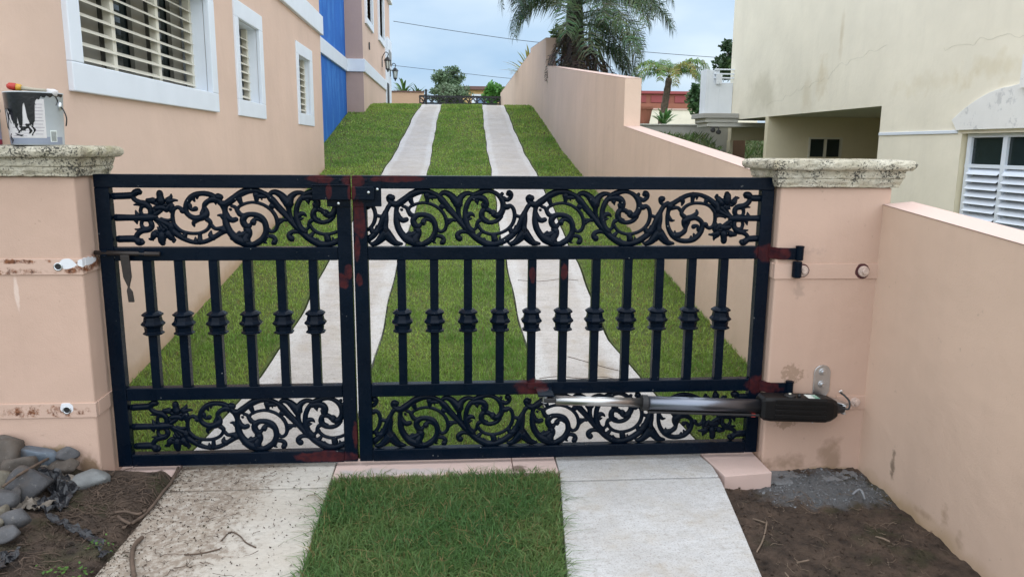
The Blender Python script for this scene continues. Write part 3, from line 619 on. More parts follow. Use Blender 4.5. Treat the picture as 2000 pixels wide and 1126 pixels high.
PRT = pillar('right pink gate pillar with mossy stone cap carrying the gate hinges', 1.61, 2.18, 3.66, 3.93, -.25, 1.418, 1)
def strap(parent, x0, x1, y, z0, z1, side_y=None, tilt=0):
    mb = MB(); mb.prism([(x0, z0), (x1, z0+tilt), (x1, z1+tilt), (x0, z1)], 'y', y-.006, y+.02)
    o = mb.build('metal_strap', M['strap'], parent, bevel=.0015); return o
strap(PL, -2.27, -1.669, 3.57, 1.015, 1.088); strap(PL, -2.27, -1.669, 3.57, .337, .407)
MB().box(-1.68, -1.6665, 3.5905, 3.86, 1.018, 1.090).build('metal_strap', M['strap'], PL, bevel=.0015)
MB().box(-1.68, -1.6665, 3.5905, 3.86, .340, .409).build('metal_strap', M['strap'], PL, bevel=.0015)
for x, z in ((-1.775, 1.052), (-1.80, .375)):
    MB().lathe([(.013, .001), (.020, .001), (.019, -.003), (.014, -.0035), (.0125, .001)], (x, 3.563, z), 16, 'y', cap=False).build('bolt_hole', M['zinc'], PL, smooth=True)
    MB().lathe([(.0135, 0), (.0, .0003)], (x, 3.5612, z), 16, 'y', cap=False).build('hole_shadow', M['dark'], PL)
strap(PRT, 1.604, 2.168, 3.66, .962, 1.038, tilt=.0); strap(PRT, 1.985, 2.172, 3.66, .272, .345)
MB().box(1.6015, 1.612, 3.6805, 3.92, .965, 1.041).build('metal_strap', M['strap'], PRT, bevel=.0015)
for x, z in ((1.748, 1.004), (2.065, 1.0)):
    w = MB(); w.lathe([(.0, -.022), (.012, -.022), (.014, -.018), (.014, -.010), (.026, -.009), (.028, -.005), (.028, .004)], (x, 3.652, z), 18, 'y', cap=False); w.build('bolt', M['screw'], PRT, smooth=False)
w = MB(); w.lathe([(.0, -.022), (.012, -.022), (.014, -.018), (.014, -.010), (.024, -.009), (.026, .004)], (2.085, 3.652, .312), 18, 'y', cap=False); w.build('bolt', M['screw'], PRT)
for k, z in enumerate((1.085,)):
    pass

# ------------------------------------------------------------------ gate
ST_M = """3,90,8.8 -5,86,16.2 4,74,19.1 19,66,25 36,66,26.4 56,79,27.9 79,96,26.4 104,113,27.9 133,126,27.9 158,129,23.5 187,127,20.6 212,117,18.2 232,105,20.6 252,85,25 274,59,22 300,31,19.1 325,-1,19.1 339,-18,19.1|11,97,23.5 0,98,27.9 -7,94,20.6 -5,84,17.6|33,59,20.6 30,39,19.1 29,13,22 30,-21,25 39,-53,26.4 56,-81,27.9 78,-102,33.8 104,-115,33.8 129,-125,29.4 149,-128,20.6 175,-118,25 198,-99,23.5 214,-70,22.9 216,-44,22.9 209,-18,22.9 194,2,23.5 171,13,22 151,16,20 131,13,22 116,2,25 110,-15,25 118,-35,25 133,-42,22 146,-30,14.7|211,-24,17.6 197,-11,20.6 179,-5,17.6 165,-9,17.6 158,-21,25 159,-27,17.6|61,56,13.2 78,49,14.7 88,30,17.6 99,15,19.1 116,12,14.7|89,42,13.2 95,52,12.3 107,60,13.2 132,69,12.3 163,73,12.3 195,67,13.2 223,53,13.2 248,32,14.7 265,2,15.3 269,-32,15.3 262,-55,15.3 247,-66,14.1 233,-64,14.7 226,-55,14.7|97,93,22 101,79,19.1 108,63,14.7|177,110,25 178,93,19.1 178,76,14.7|178,100,22 198,102,17.6 218,100,14.7|199,100,13.2 203,86,5.3|248,56,23.5 266,56,17.6 278,49,13.2 271,36,5.9|247,49,17.6 244,42,14.7|34,19,17.6 43,-1,22 60,-12,20.6 71,-12,17.6|35,25,14.7 49,6,8.8 55,5,4.7|68,-11,20.6 77,-8,19.1|55,39,11.8 50,42,5.9|64,-90,17.6 79,-81,14.7 90,-71,14.7|76,-90,20.6 104,-81,23.5 125,-67,17.6|119,-55,17.6 130,-58,26.4 134,-76,26.4 121,-96,32.3 118,-113,35.3|53,-81,17.6 76,-90,20.6 98,-93,23.5|216,-84,16.2 207,-105,16.2 205,-116,11.8 215,-122,6.5|213,-92,11.8 227,-87,16.2 247,-92,17.6 256,-106,19.1 250,-118,23.5 246,-121,17.6|277,-9,14.7 294,-9,13.2 311,-9,17.6|273,-35,11.8 281,-21,11.8 294,-11,11.8|238,105,16.2 250,119,19.1 269,121,22 292,108,26.4 310,88,32.3 326,71,35.3|241,93,23.5 258,69,22 283,39,20.6 320,-1,20 355,-41,22 383,-69,23.5 409,-93,25.9 441,-114,27.9 470,-127,26.5 499,-127,25 531,-120,24.1 560,-106,25 595,-79,25 621,-41,22 641,2,25 655,34,19.1 670,60,19.1 689,72,20.6|326,71,35.3 339,99,26.5 361,116,20.6 384,119,17 406,110,16.2|306,88,26.5 326,68,38.2|326,57,25 328,28,18.2 337,-4,16.2 353,-32,14.7|412,111,17.6 386,92,20 369,62,21.2 361,28,20.6 363,-9,25 373,-44,26.5 395,-67,26.5|395,-61,12.3 414,-48,14.1 419,-27,15.3 428,-14,17.6 441,-9,16.2|395,108,17.6 429,122,23.5 458,131,20.6 487,129,17 515,116,18.2 536,93,21.2 545,66,22.9 542,37,24.1 527,15,25.9 507,14,25 496,25,27.9 484,28,17.6|487,31,17.6 470,40,20.6 452,40,20.6 442,28,22 439,9,22 450,-9,22 470,-20,18.2 493,-21,17.6 519,-11,17.6 536,8,17.6|450,25,8.8 452,2,10.3 470,-9,10.3|392,94,20.6 424,99,25 449,93,26.5 462,74,25 460,51,23.5 470,37,17.6|447,65,17.6 444,53,8.8|417,84,20.6 421,65,5.3|530,103,14.7 540,117,14.7|547,96,17.6 565,88,17 580,99,18.2 583,114,20.6 574,120,26.5 569,117,17.6|547,57,23.5 565,54,23.5 581,59,17 596,43,16.5 602,11,16.5 595,-21,15.9 580,-44,14.7 554,-64,13.5 522,-76,13.5 487,-79,13.5 453,-69,14.1 432,-51,14.1 424,-35,14.1|604,14,14.7 625,7,14.7 639,11,17.6 646,26,14.7|643,20,14.7 646,31,10.3|363,-4,20.6 378,17,20.6 395,18,16.2 406,8,7.3|366,-9,14.7 383,-4,13.2 392,-2,5.9|421,-90,20.6 438,-71,13.2|500,-85,23.5 505,-105,26.5|453,-99,7.3 464,-118,13.2|528,-96,7.3 534,-114,17.6|580,-47,17.6 586,-67,20.6 603,-67,26.5 627,-47,17.6|606,-38,7.3 603,-58,14.7|401,-82,14.7 383,-74,16.2 363,-66,17 340,-67,18.2 324,-79,20.6 324,-93,22 333,-100,25|309,-9,13.2 296,-13,13.2 280,-24,14.7|653,29,17.6 652,-9,21.2 649,-38,21.2 650,-64,26.5|650,-73,41.1 630,-96,33.8 607,-118,25 584,-126,17.6 569,-118,8.8|650,-73,41.1 674,-102,33.8 696,-121,25 725,-126,11.8|581,-125,8.8 587,-137,5.9"""
ST_E = """1043,88,11.6 1041,96,19.9 1032,93,24.8 1030,80,16.5 1039,70,14.9 1058,64,16.5 1088,71,20.5 1121,91,19.2 1160,111,18.5 1197,118,17.2 1234,113,17.2 1269,97,20.5 1300,74,23.8 1317,56,19.9|1078,59,29.8 1071,39,18.2 1067,12,16.5 1067,-17,15.9 1075,-51,18.2 1095,-84,21.5 1127,-107,20.5 1165,-114,19.9 1202,-107,21.2 1228,-87,21.2 1243,-61,20.5 1246,-31,19.2 1234,-11,19.2 1209,2,21.8 1182,1,26.5 1158,-12,28.1 1152,-31,18.2 1163,-51,16.5|1173,-17,19.9 1164,-44,14.9 1157,-64,19.9 1139,-79,20.5 1112,-87,28.1 1092,-77,14.9|1108,-77,16.5 1108,-64,6.6|1306,36,15.9 1310,-4,15.2 1303,-36,15.2 1284,-49,15.2 1268,-41,16.5 1262,-31,19.9 1245,-32,18.2|1308,29,15.9 1285,56,14.9 1257,70,13.9 1219,75,13.2 1186,72,13.9 1158,59,13.9 1141,39,15.2 1138,22,17.2 1153,6,20.5|1082,50,19.9 1116,52,14.9 1133,36,14.9|1070,16,13.2 1078,-1,16.5 1088,-11,13.9 1102,-11,6.6|1176,-1,23.2 1202,13,19.9 1215,26,15.9 1213,39,9.3|1243,-61,13.2 1228,-61,14.9 1225,-44,14.9 1215,-37,13.9 1202,-42,19.9|1192,115,23.2 1190,92,16.5 1190,75,14.9|1130,95,23.2 1141,82,18.2 1137,65,8.3|1262,90,19.9 1256,75,16.5|1212,111,16.5 1211,94,6.6|1191,-107,19.9 1192,-92,9.9|1211,-94,16.5 1205,-79,9.3|1313,113,13.2 1304,105,7.3 1319,97,23.2 1334,76,29.8|1364,119,23.2 1366,109,28.1 1366,82,29.8|1424,101,8.3 1411,99,16.5 1399,79,26.5|1407,107,6.6 1409,96,16.5|1366,74,15.2 1367,74,15.2|1374,72,8.6 1385,67,14.6 1395,65,13.2 1403,66,4.6|1370,68,8.6 1372,58,14.6 1378,50,13.2 1384,45,4.6|1363,68,8.6 1356,61,14.6 1352,52,13.2 1351,46,4.6|1359,73,8.6 1347,74,14.6 1337,71,13.2 1330,68,4.6|1361,79,8.6 1353,87,14.6 1345,92,13.2 1337,94,4.6|1367,81,8.6 1369,90,14.6 1369,100,13.2 1366,106,4.6|1373,78,8.6 1383,82,14.6 1391,88,13.2 1395,93,4.6|1314,79,19.9 1320,36,24.8|1339,54,16.5 1364,26,14.9 1393,3,14.9|1316,43,19.9 1344,26,19.9 1390,3,14.9|1311,6,13.2 1329,13,13.2 1352,10,13.2 1362,3,9.9|1363,56,14.9 1374,29,11.6 1393,9,11.6|1390,-2,23.2 1431,0,31.4 1479,0,23.8 1565,0,26.5|1455,31,13.2 1449,15,13.9 1433,9,14.6 1416,15,16.5 1408,31,19.9 1412,49,19.9 1430,54,19.9 1448,49,16.5 1455,31,13.2|1454,-32,13.2 1448,-49,14.6 1433,-56,18.2 1415,-51,18.2 1409,-32,18.2 1413,-15,16.5 1430,-10,13.2 1447,-14,13.2 1455,-32,13.2|1458,106,13.2 1459,116,23.2 1471,114,29.8 1484,104,24.8 1500,100,26.5 1561,101,26.5|1484,98,19.9 1475,78,19.9 1454,63,21.5 1424,56,23.2 1408,43,19.9|1454,59,14.9 1484,55,6.6|1463,54,9.9 1471,59,9.9|1474,28,6.6 1478,10,19.9|1464,-111,13.2 1456,-119,26.5 1466,-119,26.5 1482,-108,23.2 1499,-103,25.8 1568,-100,25.8|1486,-108,19.9 1478,-86,17.2 1456,-72,19.9 1428,-64,23.8 1410,-44,20.5|1449,-64,18.2 1481,-60,6.6|1469,-10,19.9 1476,-32,6.6|1360,-59,15.2 1362,-59,15.2|1369,-61,8.6 1380,-66,14.6 1391,-68,13.2 1399,-67,4.6|1364,-65,8.6 1367,-76,14.6 1372,-85,13.2 1379,-89,4.6|1357,-65,8.6 1350,-73,14.6 1346,-82,13.2 1345,-89,4.6|1353,-60,8.6 1341,-59,14.6 1330,-62,13.2 1323,-65,4.6|1355,-54,8.6 1347,-46,14.6 1338,-40,13.2 1330,-37,4.6|1361,-52,8.6 1364,-42,14.6 1363,-32,13.2 1360,-26,4.6|1367,-55,8.6 1378,-51,14.6 1387,-45,13.2 1391,-39,4.6|1284,-81,8.3 1299,-82,13.2 1323,-77,26.5|1309,-109,6.6 1312,-97,14.9 1326,-81,23.2|1361,-114,24.8 1360,-97,24.8 1357,-77,29.8|1419,-82,14.9 1395,-79,26.5|1313,-31,19.9 1312,-61,19.9 1334,-37,19.9|1337,-34,16.5 1352,-47,23.2 1386,-44,19.9|1391,-15,19.9 1361,-34,16.5 1352,-44,13.2|1387,-10,13.2 1392,-37,16.5"""
def parse(s): return [[tuple(float(q) for q in p.split(',')) for p in st.split()] for st in s.split('|')]
SM, SEE = parse(ST_M), parse(ST_E)
YG = 3.725
def scroll(strokes, ox, oz, x0=None, x1=None, flip=False):
    mb = MB()
    for st in strokes:
        P = [(-a if flip else a, -b if flip else b, w) for a, b, w in st]
        Q = catmull(P, 5); run = []
        def flush(run):
            if len(run) < 2: return
            pts = [(q[0], YG, q[1]) for q in run]; r = [q[2] for q in run]
            mb.tube(pts, r, 8, .8)
            for e in (0, -1): mb.ball(pts[e], r[e]*.98, 8, (1, .78, 1))
        for q in Q:
            x = ox+q[0]/1000; z = oz+q[1]/1000; r = max(.003, q[2]/2000*1.34)
            if (x0 is not None and x < x0) or (x1 is not None and x > x1): flush(run); run = []; continue
            run.append((x, z, r))
        flush(run)
    return mb
def gate_leaf(label, xa, xb, wa, wb, bals, scrolls, y0=3.70, y1=3.75):
    t = thing('gate_leaf', label, 'gate', ((xa+xb)/2, 3.72, .03), 'two black iron leaves of the driveway gate')
    ia, ib = xa+wa, xb-wb
    MB().box(xa, ia, y0, y1, .028, 1.400).build('stile', M['gate'], t, bevel=.004); MB().box(ib, xb, y0, y1, .028, 1.400).build('stile', M['gate'], t, bevel=.004)
    MB().box(xa, xb, y0, y1, 1.4002, 1.462).build('top_rail', M['gate'], t, bevel=.004)
    for nm, z0, z1 in (('middle_rail', 1.057, 1.121), ('lower_rail', .367, .431), ('bottom_rail', .026, .089)):
        MB().box(ia+.0004, ib-.0004, y0+.001, y1-.001, z0, z1).build(nm, M['gate'], t, bevel=.004)
    bm_ = MB(); bm_.box(-.0205, .0205, -.0205, .0205, -.3135, .3135); me = bm_.mesh('baluster')
    PRF = [(.030, -.052), (.048, -.046), (.050, -.040), (.040, -.034), (.042, -.012), (.054, .0), (.056, .006), (.044, .018), (.040, .040), (.050, .047), (.050, .052), (.036, .062), (.028, .066)]
    cm = MB(); cm.lathe(PRF, (0, 0, 0), 8, off=.5); cme = cm.mesh('collar'); cme2 = cme
    me.materials.append(M['gate']); cme.materials.append(M['gate'])
    for x in bals:
        o = bpy.data.objects.new('baluster', me); COL.objects.link(o); o.parent = t; o.matrix_parent_inverse = Matrix.Translation(-t.location)
        o.location = (x, YG, .744); b = o.modifiers.new('bevel', 'BEVEL'); b.width = .002; b.segments = 1
        c = bpy.data.objects.new('collar', cme); COL.objects.link(c); c.parent = o; c.location = (0, 0, .0); b = c.modifiers.new('bevel', 'BEVEL'); b.width = .0015; b.segments = 1
    for (st, ox, zc, fl, c0, c1) in scrolls:
        scroll(st, ox, zc, c0, c1, fl).build('scrollwork', M['gate'], t, smooth=True)
    return t
ZT, ZB = 1.2595, .2275
GR = gate_leaf('wide right black iron gate leaf with eleven balusters and scrollwork', -.472, 1.597, .066, .064,
    (-.247, -.088, .077, .236, .395, .554, .715, .876, 1.037, 1.202, 1.366),
    [q for z in (ZT, ZB) for q in ((SM, -.296-.673, z, False, -.405, None), (SM, -.296, z, False, None, None), (SM, -.296+.673, z, False, None, None), (SEE, 0, z, False, None, None))])
GL = gate_leaf('narrow left black iron gate leaf with six balusters and slide bolt', -1.652, -.482, .066, .066,
    (-1.442, -1.298, -1.138, -.98, -.823, -.67),
    [q for z in (ZT, ZB) for q in ((SEE, -.005, z, True, None, None), (SM, -1.101, z, False, None, -.550))])
# latch case and cover plates across the meeting stiles
MB().box(-.652, -.475, 3.66, 3.699, 1.348, 1.415).build('latch_case', M['gate'], GL, bevel=.005)
MB().box(-.628, -.484, 3.689, 3.6985, 1.415, 1.448).build('latch_plate', M['gate'], GL, bevel=.002)
MB().box(-.59, -.484, 3.690, 3.6985, 1.316, 1.347).build('latch_plate', M['gate'], GL, bevel=.002)
MB().box(-.655, -.478, 3.655, 3.70, 1.4152, 1.419).build('latch_cover', M['gate'], GL, bevel=.001)
MB().box(-.470, -.365, 3.664, 3.694, 1.348, 1.412).build('latch_case', M['gate'], GR, bevel=.005)
MB().box(-.470, -.334, 3.6945, 3.6985, 1.316, 1.448).build('latch_plate', M['gate'], GR, bevel=.002)
for x, z, g in ((-.535, 1.331, GL), (-.352, 1.398, GR), (-.39, 1.385, GR)):
    MB().lathe([(0, -.004), (.006, -.003), (.007, 0)], (x, 3.688 if g is GL else (3.662 if x < -.36 else 3.694), z), 10, 'y', cap=False).build('screw', M['zinc'], g)
for x, g in ((-.525, GL), (-.405, GR)):
    MB().lathe([(0, -.003), (.007, -.002), (.008, 0)], (x, 3.688 if g is GL else 3.694, 1.437), 10, 'y', cap=False).build('screw', M['gate'], g)
# slide bolt with its twisted hanging handle
b = MB(); b.tube([(-1.665, 3.681, 1.100), (-1.37, 3.681, 1.093)], .0105, 10); b.build('slide_bolt', M['rusty_iron'], GL, smooth=True)
for x in (-1.62, -1.45): MB().box(x-.012, x+.012, 3.672, 3.6995, 1.085, 1.112).build('bolt_guide', M['gate'], GL, bevel=.002)
h = MB(); h.prism([(-1.548, 1.09), (-1.506, 1.09), (-1.503, .985), (-1.512, .955), (-1.517, .935), (-1.504, .915), (-1.500, .865), (-1.526, .865), (-1.530, .92), (-1.524, .94), (-1.530, .955), (-1.541, .985)], 'y', 3.668, 3.680); h.build('bolt_handle', M['rusty_iron'], GL, bevel=.003)
# hinges on the right stile
for z0, z1, g2 in ((1.062, 1.120, True), (.370, .425, False)):
    hg = MB(); hg.prism([(1.592, 3.70), (1.628, 3.655), (1.70, 3.648), (1.70, 3.637), (1.622, 3.644), (1.583, 3.697)], 'z', z0, z1); ho = hg.build('hinge', M['gate'], GR, bevel=.002)
    bb = MB(); zlow = z0-.085 if g2 else z0+.004
    bb.lathe([(.016, 0), (.019, .002), (.019, z1-z0+.004), (.021, z1-z0+.006), (.021, z1-z0+.014), (.012, z1-z0+.016)], (1.718, 3.636, z0-.003), 12); bb.build('hinge_barrel', M['gate'], ho)
    if g2:
        lb = MB(); lb.lathe([(.017, 0), (.021, .004), (.021, .078), (.017, .082)], (1.712, 3.634, z0-.09), 12); lb.build('hinge_barrel', M['gate'], ho)
        MB().box(1.69, 1.735, 3.632, 3.652, z0-.09, z0-.008).build('hinge_knuckle', M['gate'], ho, bevel=.006)
# ------------------------------------------------------------------ gate opener
def opener():
    t = thing('gate_opener', 'black electric swing gate opener with bright steel piston arm bolted to right pillar', 'gate opener', (1.2, 3.56, .33))
    y = 3.575
    def ax(x): return .378 + (x-.49)*(.318-.378)/(1.75-.49)
    def seg(x0, x1, r, n=20): return MB().tube([(x0, y, ax(x0)), (x1, y, ax(x1))], r, n)
    seg(.505, .945, .0235).build('piston_rod', M['chrome'], t, smooth=True)
    for k in (0,): pass
    seg(.935, .965, .040).build('end_collar', M['dull_black'], t, bevel=.003)
    seg(.966, 1.56, .0350).build('tube', M['steel_blue'], t, smooth=True)
    MB().prism([(.966, ax(.966)-.036), (1.56, ax(1.56)-.036), (1.56, ax(1.56)-.050), (.966, ax(.966)-.048)], 'y', y-.022, y+.022).build('tube_rail', M['dull_black'], t, bevel=.004)
    MB().box(1.495, 1.515, y-.02, y-.001, .278, .294).build('red_tag', M['red_tag'], t)
    c = MB(); c.box(.445, .52, y-.017, y+.017, ax(.47)-.012, ax(.47)+.014); c.build('clevis', M['dull_black'], t, bevel=.005)
    MB().lathe([(0, .020), (.016, .020), (.018, .016), (.013, .012), (.013, -.012), (.018, -.016), (0, -.020)], (.452, y, ax(.45)+.004), 14).build('clevis_pin', M['zinc'], t)
    fb = MB(); fb.box(.415, .495, y-.022, 3.697, ax(.45)+.022, ax(.45)+.030); fb.box(.375, .50, 3.690, 3.6985, ax(.45)+.022, .432); fb.build('gate_bracket', M['gate'], t, bevel=.002)
    for x in (.42, .455): MB().box(x-.009, x+.009, 3.686, 3.691, .402, .411).build('bracket_slot', M['dark'], t)
    # ribbed motor housing: octagonal section, tapered nose and tail
    def sect(x, hw, hh, ch):
        z = ax(x)-.002
        return [(x, y-hw, z-hh+ch), (x, y-hw+ch, z-hh), (x, y+hw-ch, z-hh), (x, y+hw, z-hh+ch), (x, y+hw, z+hh-ch), (x, y+hw-ch, z+hh), (x, y-hw+ch, z+hh), (x, y-hw, z+hh-ch)]
    hs = MB(); L_ = [(1.535, .040, .046, .012), (1.552, .052, .060, .014), (1.585, .055, .063, .014), (1.87, .055, .063, .014), (1.905, .050, .057, .018), (1.935, .038, .044, .018)]
    v = []; f = []
    for a in L_: v += sect(*a)
    for i in range(len(L_)-1):
        for k in range(8): k2 = (k+1) % 8; f.append((i*8+k, i*8+k2, (i+1)*8+k2, (i+1)*8+k))
    f.append(tuple(range(8))); f.append(tuple((len(L_)-1)*8+k for k in range(8)))
    hs.add(v, f); ho = hs.build('motor_housing', M['black_plastic'], t, bevel=.004)
    for k in range(4):
        z = -.042+.026*k
        MB().prism([(1.60, ax(1.60)+z), (1.865, ax(1.865)+z), (1.865, ax(1.865)+z+.018), (1.60, ax(1.60)+z+.018)], 'y', y-.0585, y-.054).build('rib', M['black_plastic'], ho, bevel=.002)
    MB().lathe([(.028, 0), (.028, .006), (.022, .010), (0, .011)], (1.69, y-.012, ax(1.69)+.060), 16).build('release_cap', M['dull_black'], ho, bevel=.001)
    MB().lathe([(.007, 0), (.007, .004), (0, .0045)], (1.69, y-.012, ax(1.69)+.071), 10).build('key_slot', M['frame_cream'], ho)
    MB().ball((1.735, y-.02, ax(1.73)+.067), .010, 8).build('release_knob', M['dull_black'], ho, smooth=True)
    zz = ax(1.80)+.0615
    MB().add([(1.775, y-.042, zz+.001), (1.835, y-.042, zz-.002), (1.835, y+.02, zz-.002), (1.775, y+.02, zz+.001)], [(0, 1, 2, 3)]).build('sticker', M['label_white'], ho)
    for k in range(3): MB().add([(1.808, y-.040+.019*k, zz+.0006), (1.834, y-.040+.019*k, zz-.0008), (1.834, y-.030+.019*k, zz-.0008), (1.808, y-.030+.019*k, zz+.0006)], [(0, 1, 2, 3)]).build('sticker_print', M['label_green'], ho)
    MB().tube([(1.93, y, ax(1.93)), (1.955, y, ax(1.95)-.002), (1.985, y, ax(1.98)-.003)], [.036, .026, .020], 10, .8).build('rear_mount', M['dull_black'], t, bevel=.002)
    MB().lathe([(0, .022), (.015, .022), (.017, .016), (.010, .012), (.010, -.024), (.015, -.028), (0, -.030)], (1.985, y, ax(1.98)), 12).build('rear_pin', M['zinc'], t)
    # zinc angle bracket on the pillar and the arm that carries the tail
    P = [(1.852, .365), (1.852, .475)] + [(1.896-.044*math.cos(PI*k/8), .475+.040*math.sin(PI*k/8)) for k in range(1, 8)] + [(1.940, .475), (1.940, .375), (1.925, .350), (1.87, .350)]
    bo = MB().prism(P, 'y', 3.650, 3.659).build('wall_bracket', M['zinc'], t, bevel=.0025)
    ar = MB(); ar.add([(1.868, 3.655, .349), (1.932, 3.655, .349), (2.012, y-.012, ax(1.98)+.030), (1.972, y-.026, ax(1.98)+.030), (1.868, 3.655, .342), (1.932, 3.655, .342), (2.012, y-.012, ax(1.98)+.023), (1.972, y-.026, ax(1.98)+.023)],
        [(0, 1, 2, 3), (7, 6, 5, 4), (0, 4, 5, 1), (1, 5, 6, 2), (2, 6, 7, 3), (3, 7, 4, 0)]); ar.build('bracket_arm', M['zinc'], bo, bevel=.002)
    for z in (.478, .412):
        MB().lathe([(0, -.016), (.010, -.016), (.011, -.014), (.011, -.006), (.019, -.005), (.020, 0)], (1.897, 3.650, z), 6 if False else 12, 'y', cap=False).build('bolt', M['zinc'], bo)
    MB().tube(catmull([(1.96, y-.01, ax(1.95)+.010), (1.992, y-.03, ax(1.95)+.005), (2.0, y-.02, ax(1.95)+.04), (1.985, y, .372), (1.968, y+.02, .385)], 6), .005, 7).build('cable', M['dull_black'], t, smooth=True)
    MB().tube(catmull([(1.968, y+.02, .385), (1.958, y+.01, .393), (1.964, y, .402), (1.974, y+.01, .394), (1.980, y+.02, .386)], 5), .0035, 5).build('cable_end', M['wire_white'], t, smooth=True)
    MB().tube([(1.825, y, ax(1.82)-.06), (1.825, y, ax(1.82)-.082)], .004, 6).build('drain_screw', M['zinc'], t)
opener()
# ------------------------------------------------------------------ walls at the right
def wall_run(name, label, segs, mt):
    pass
t = thing('wing_wall', 'low pink wall running forward from the right gate pillar', 'wall', (2.2, 2.5, -.2))
MB().add([(2.14, .6, -.4), (2.14, 3.665, -.4), (2.14, 3.665, 1.333), (2.14, .6, 1.085), (2.285, .6, -.4), (2.285, 3.665, -.4), (2.285, 3.665, 1.345), (2.285, .6, 1.095)],
         [(0, 1, 2, 3), (4, 7, 6, 5), (0, 3, 7, 4), (1, 5, 6, 2)]).build('wall', M['wing_pink'], t)
MB().add([(2.136, .6, 1.088), (2.136, 3.658, 1.336), (2.289, 3.658, 1.350), (2.289, .6, 1.10)], [(0, 1, 2, 3)]).build('wall_top', M['wall_top'], t)
t = thing('boundary_wall', 'long stepped salmon boundary wall climbing beside the lawn', 'wall', (2.2, 15, 0))
def bw(y0, z0a, y1, z1a, x0a, x0b, th, nm='wall', top=True, zb=-.8):
    MB().add([(x0a, y0, zb), (x0b, y1, zb), (x0b, y1, z1a), (x0a, y0, z0a), (x0a+th, y0, zb), (x0b+th, y1, zb), (x0b+th, y1, z1a), (x0a+th, y0, z0a)],
             [(0, 3, 2, 1), (4, 5, 6, 7), (3, 7, 6, 2), (0, 4, 7, 3), (1, 2, 6, 5)]).build(nm, M['boundary_pink'], t)
    MB().add([(x0a-.003, y0, z0a+.004), (x0b-.003, y1, z1a+.004), (x0b+th+.003, y1, z1a+.004), (x0a+th+.003, y0, z0a+.004)], [(0, 1, 2, 3)]).build('wall_top', M['wall_top'], t)
bw(3.94, 1.345, 9.3, 1.86, 2.02, 2.075, .20)
bw(9.302, 2.42, 17.35, 3.37, 2.075, 2.085, .20)
bw(17.352, 3.96, 20.4, 4.10, 2.085, 2.05, .22)
bw(20.402, 4.0, 31.8, 3.74, 2.05, 1.99, .22)
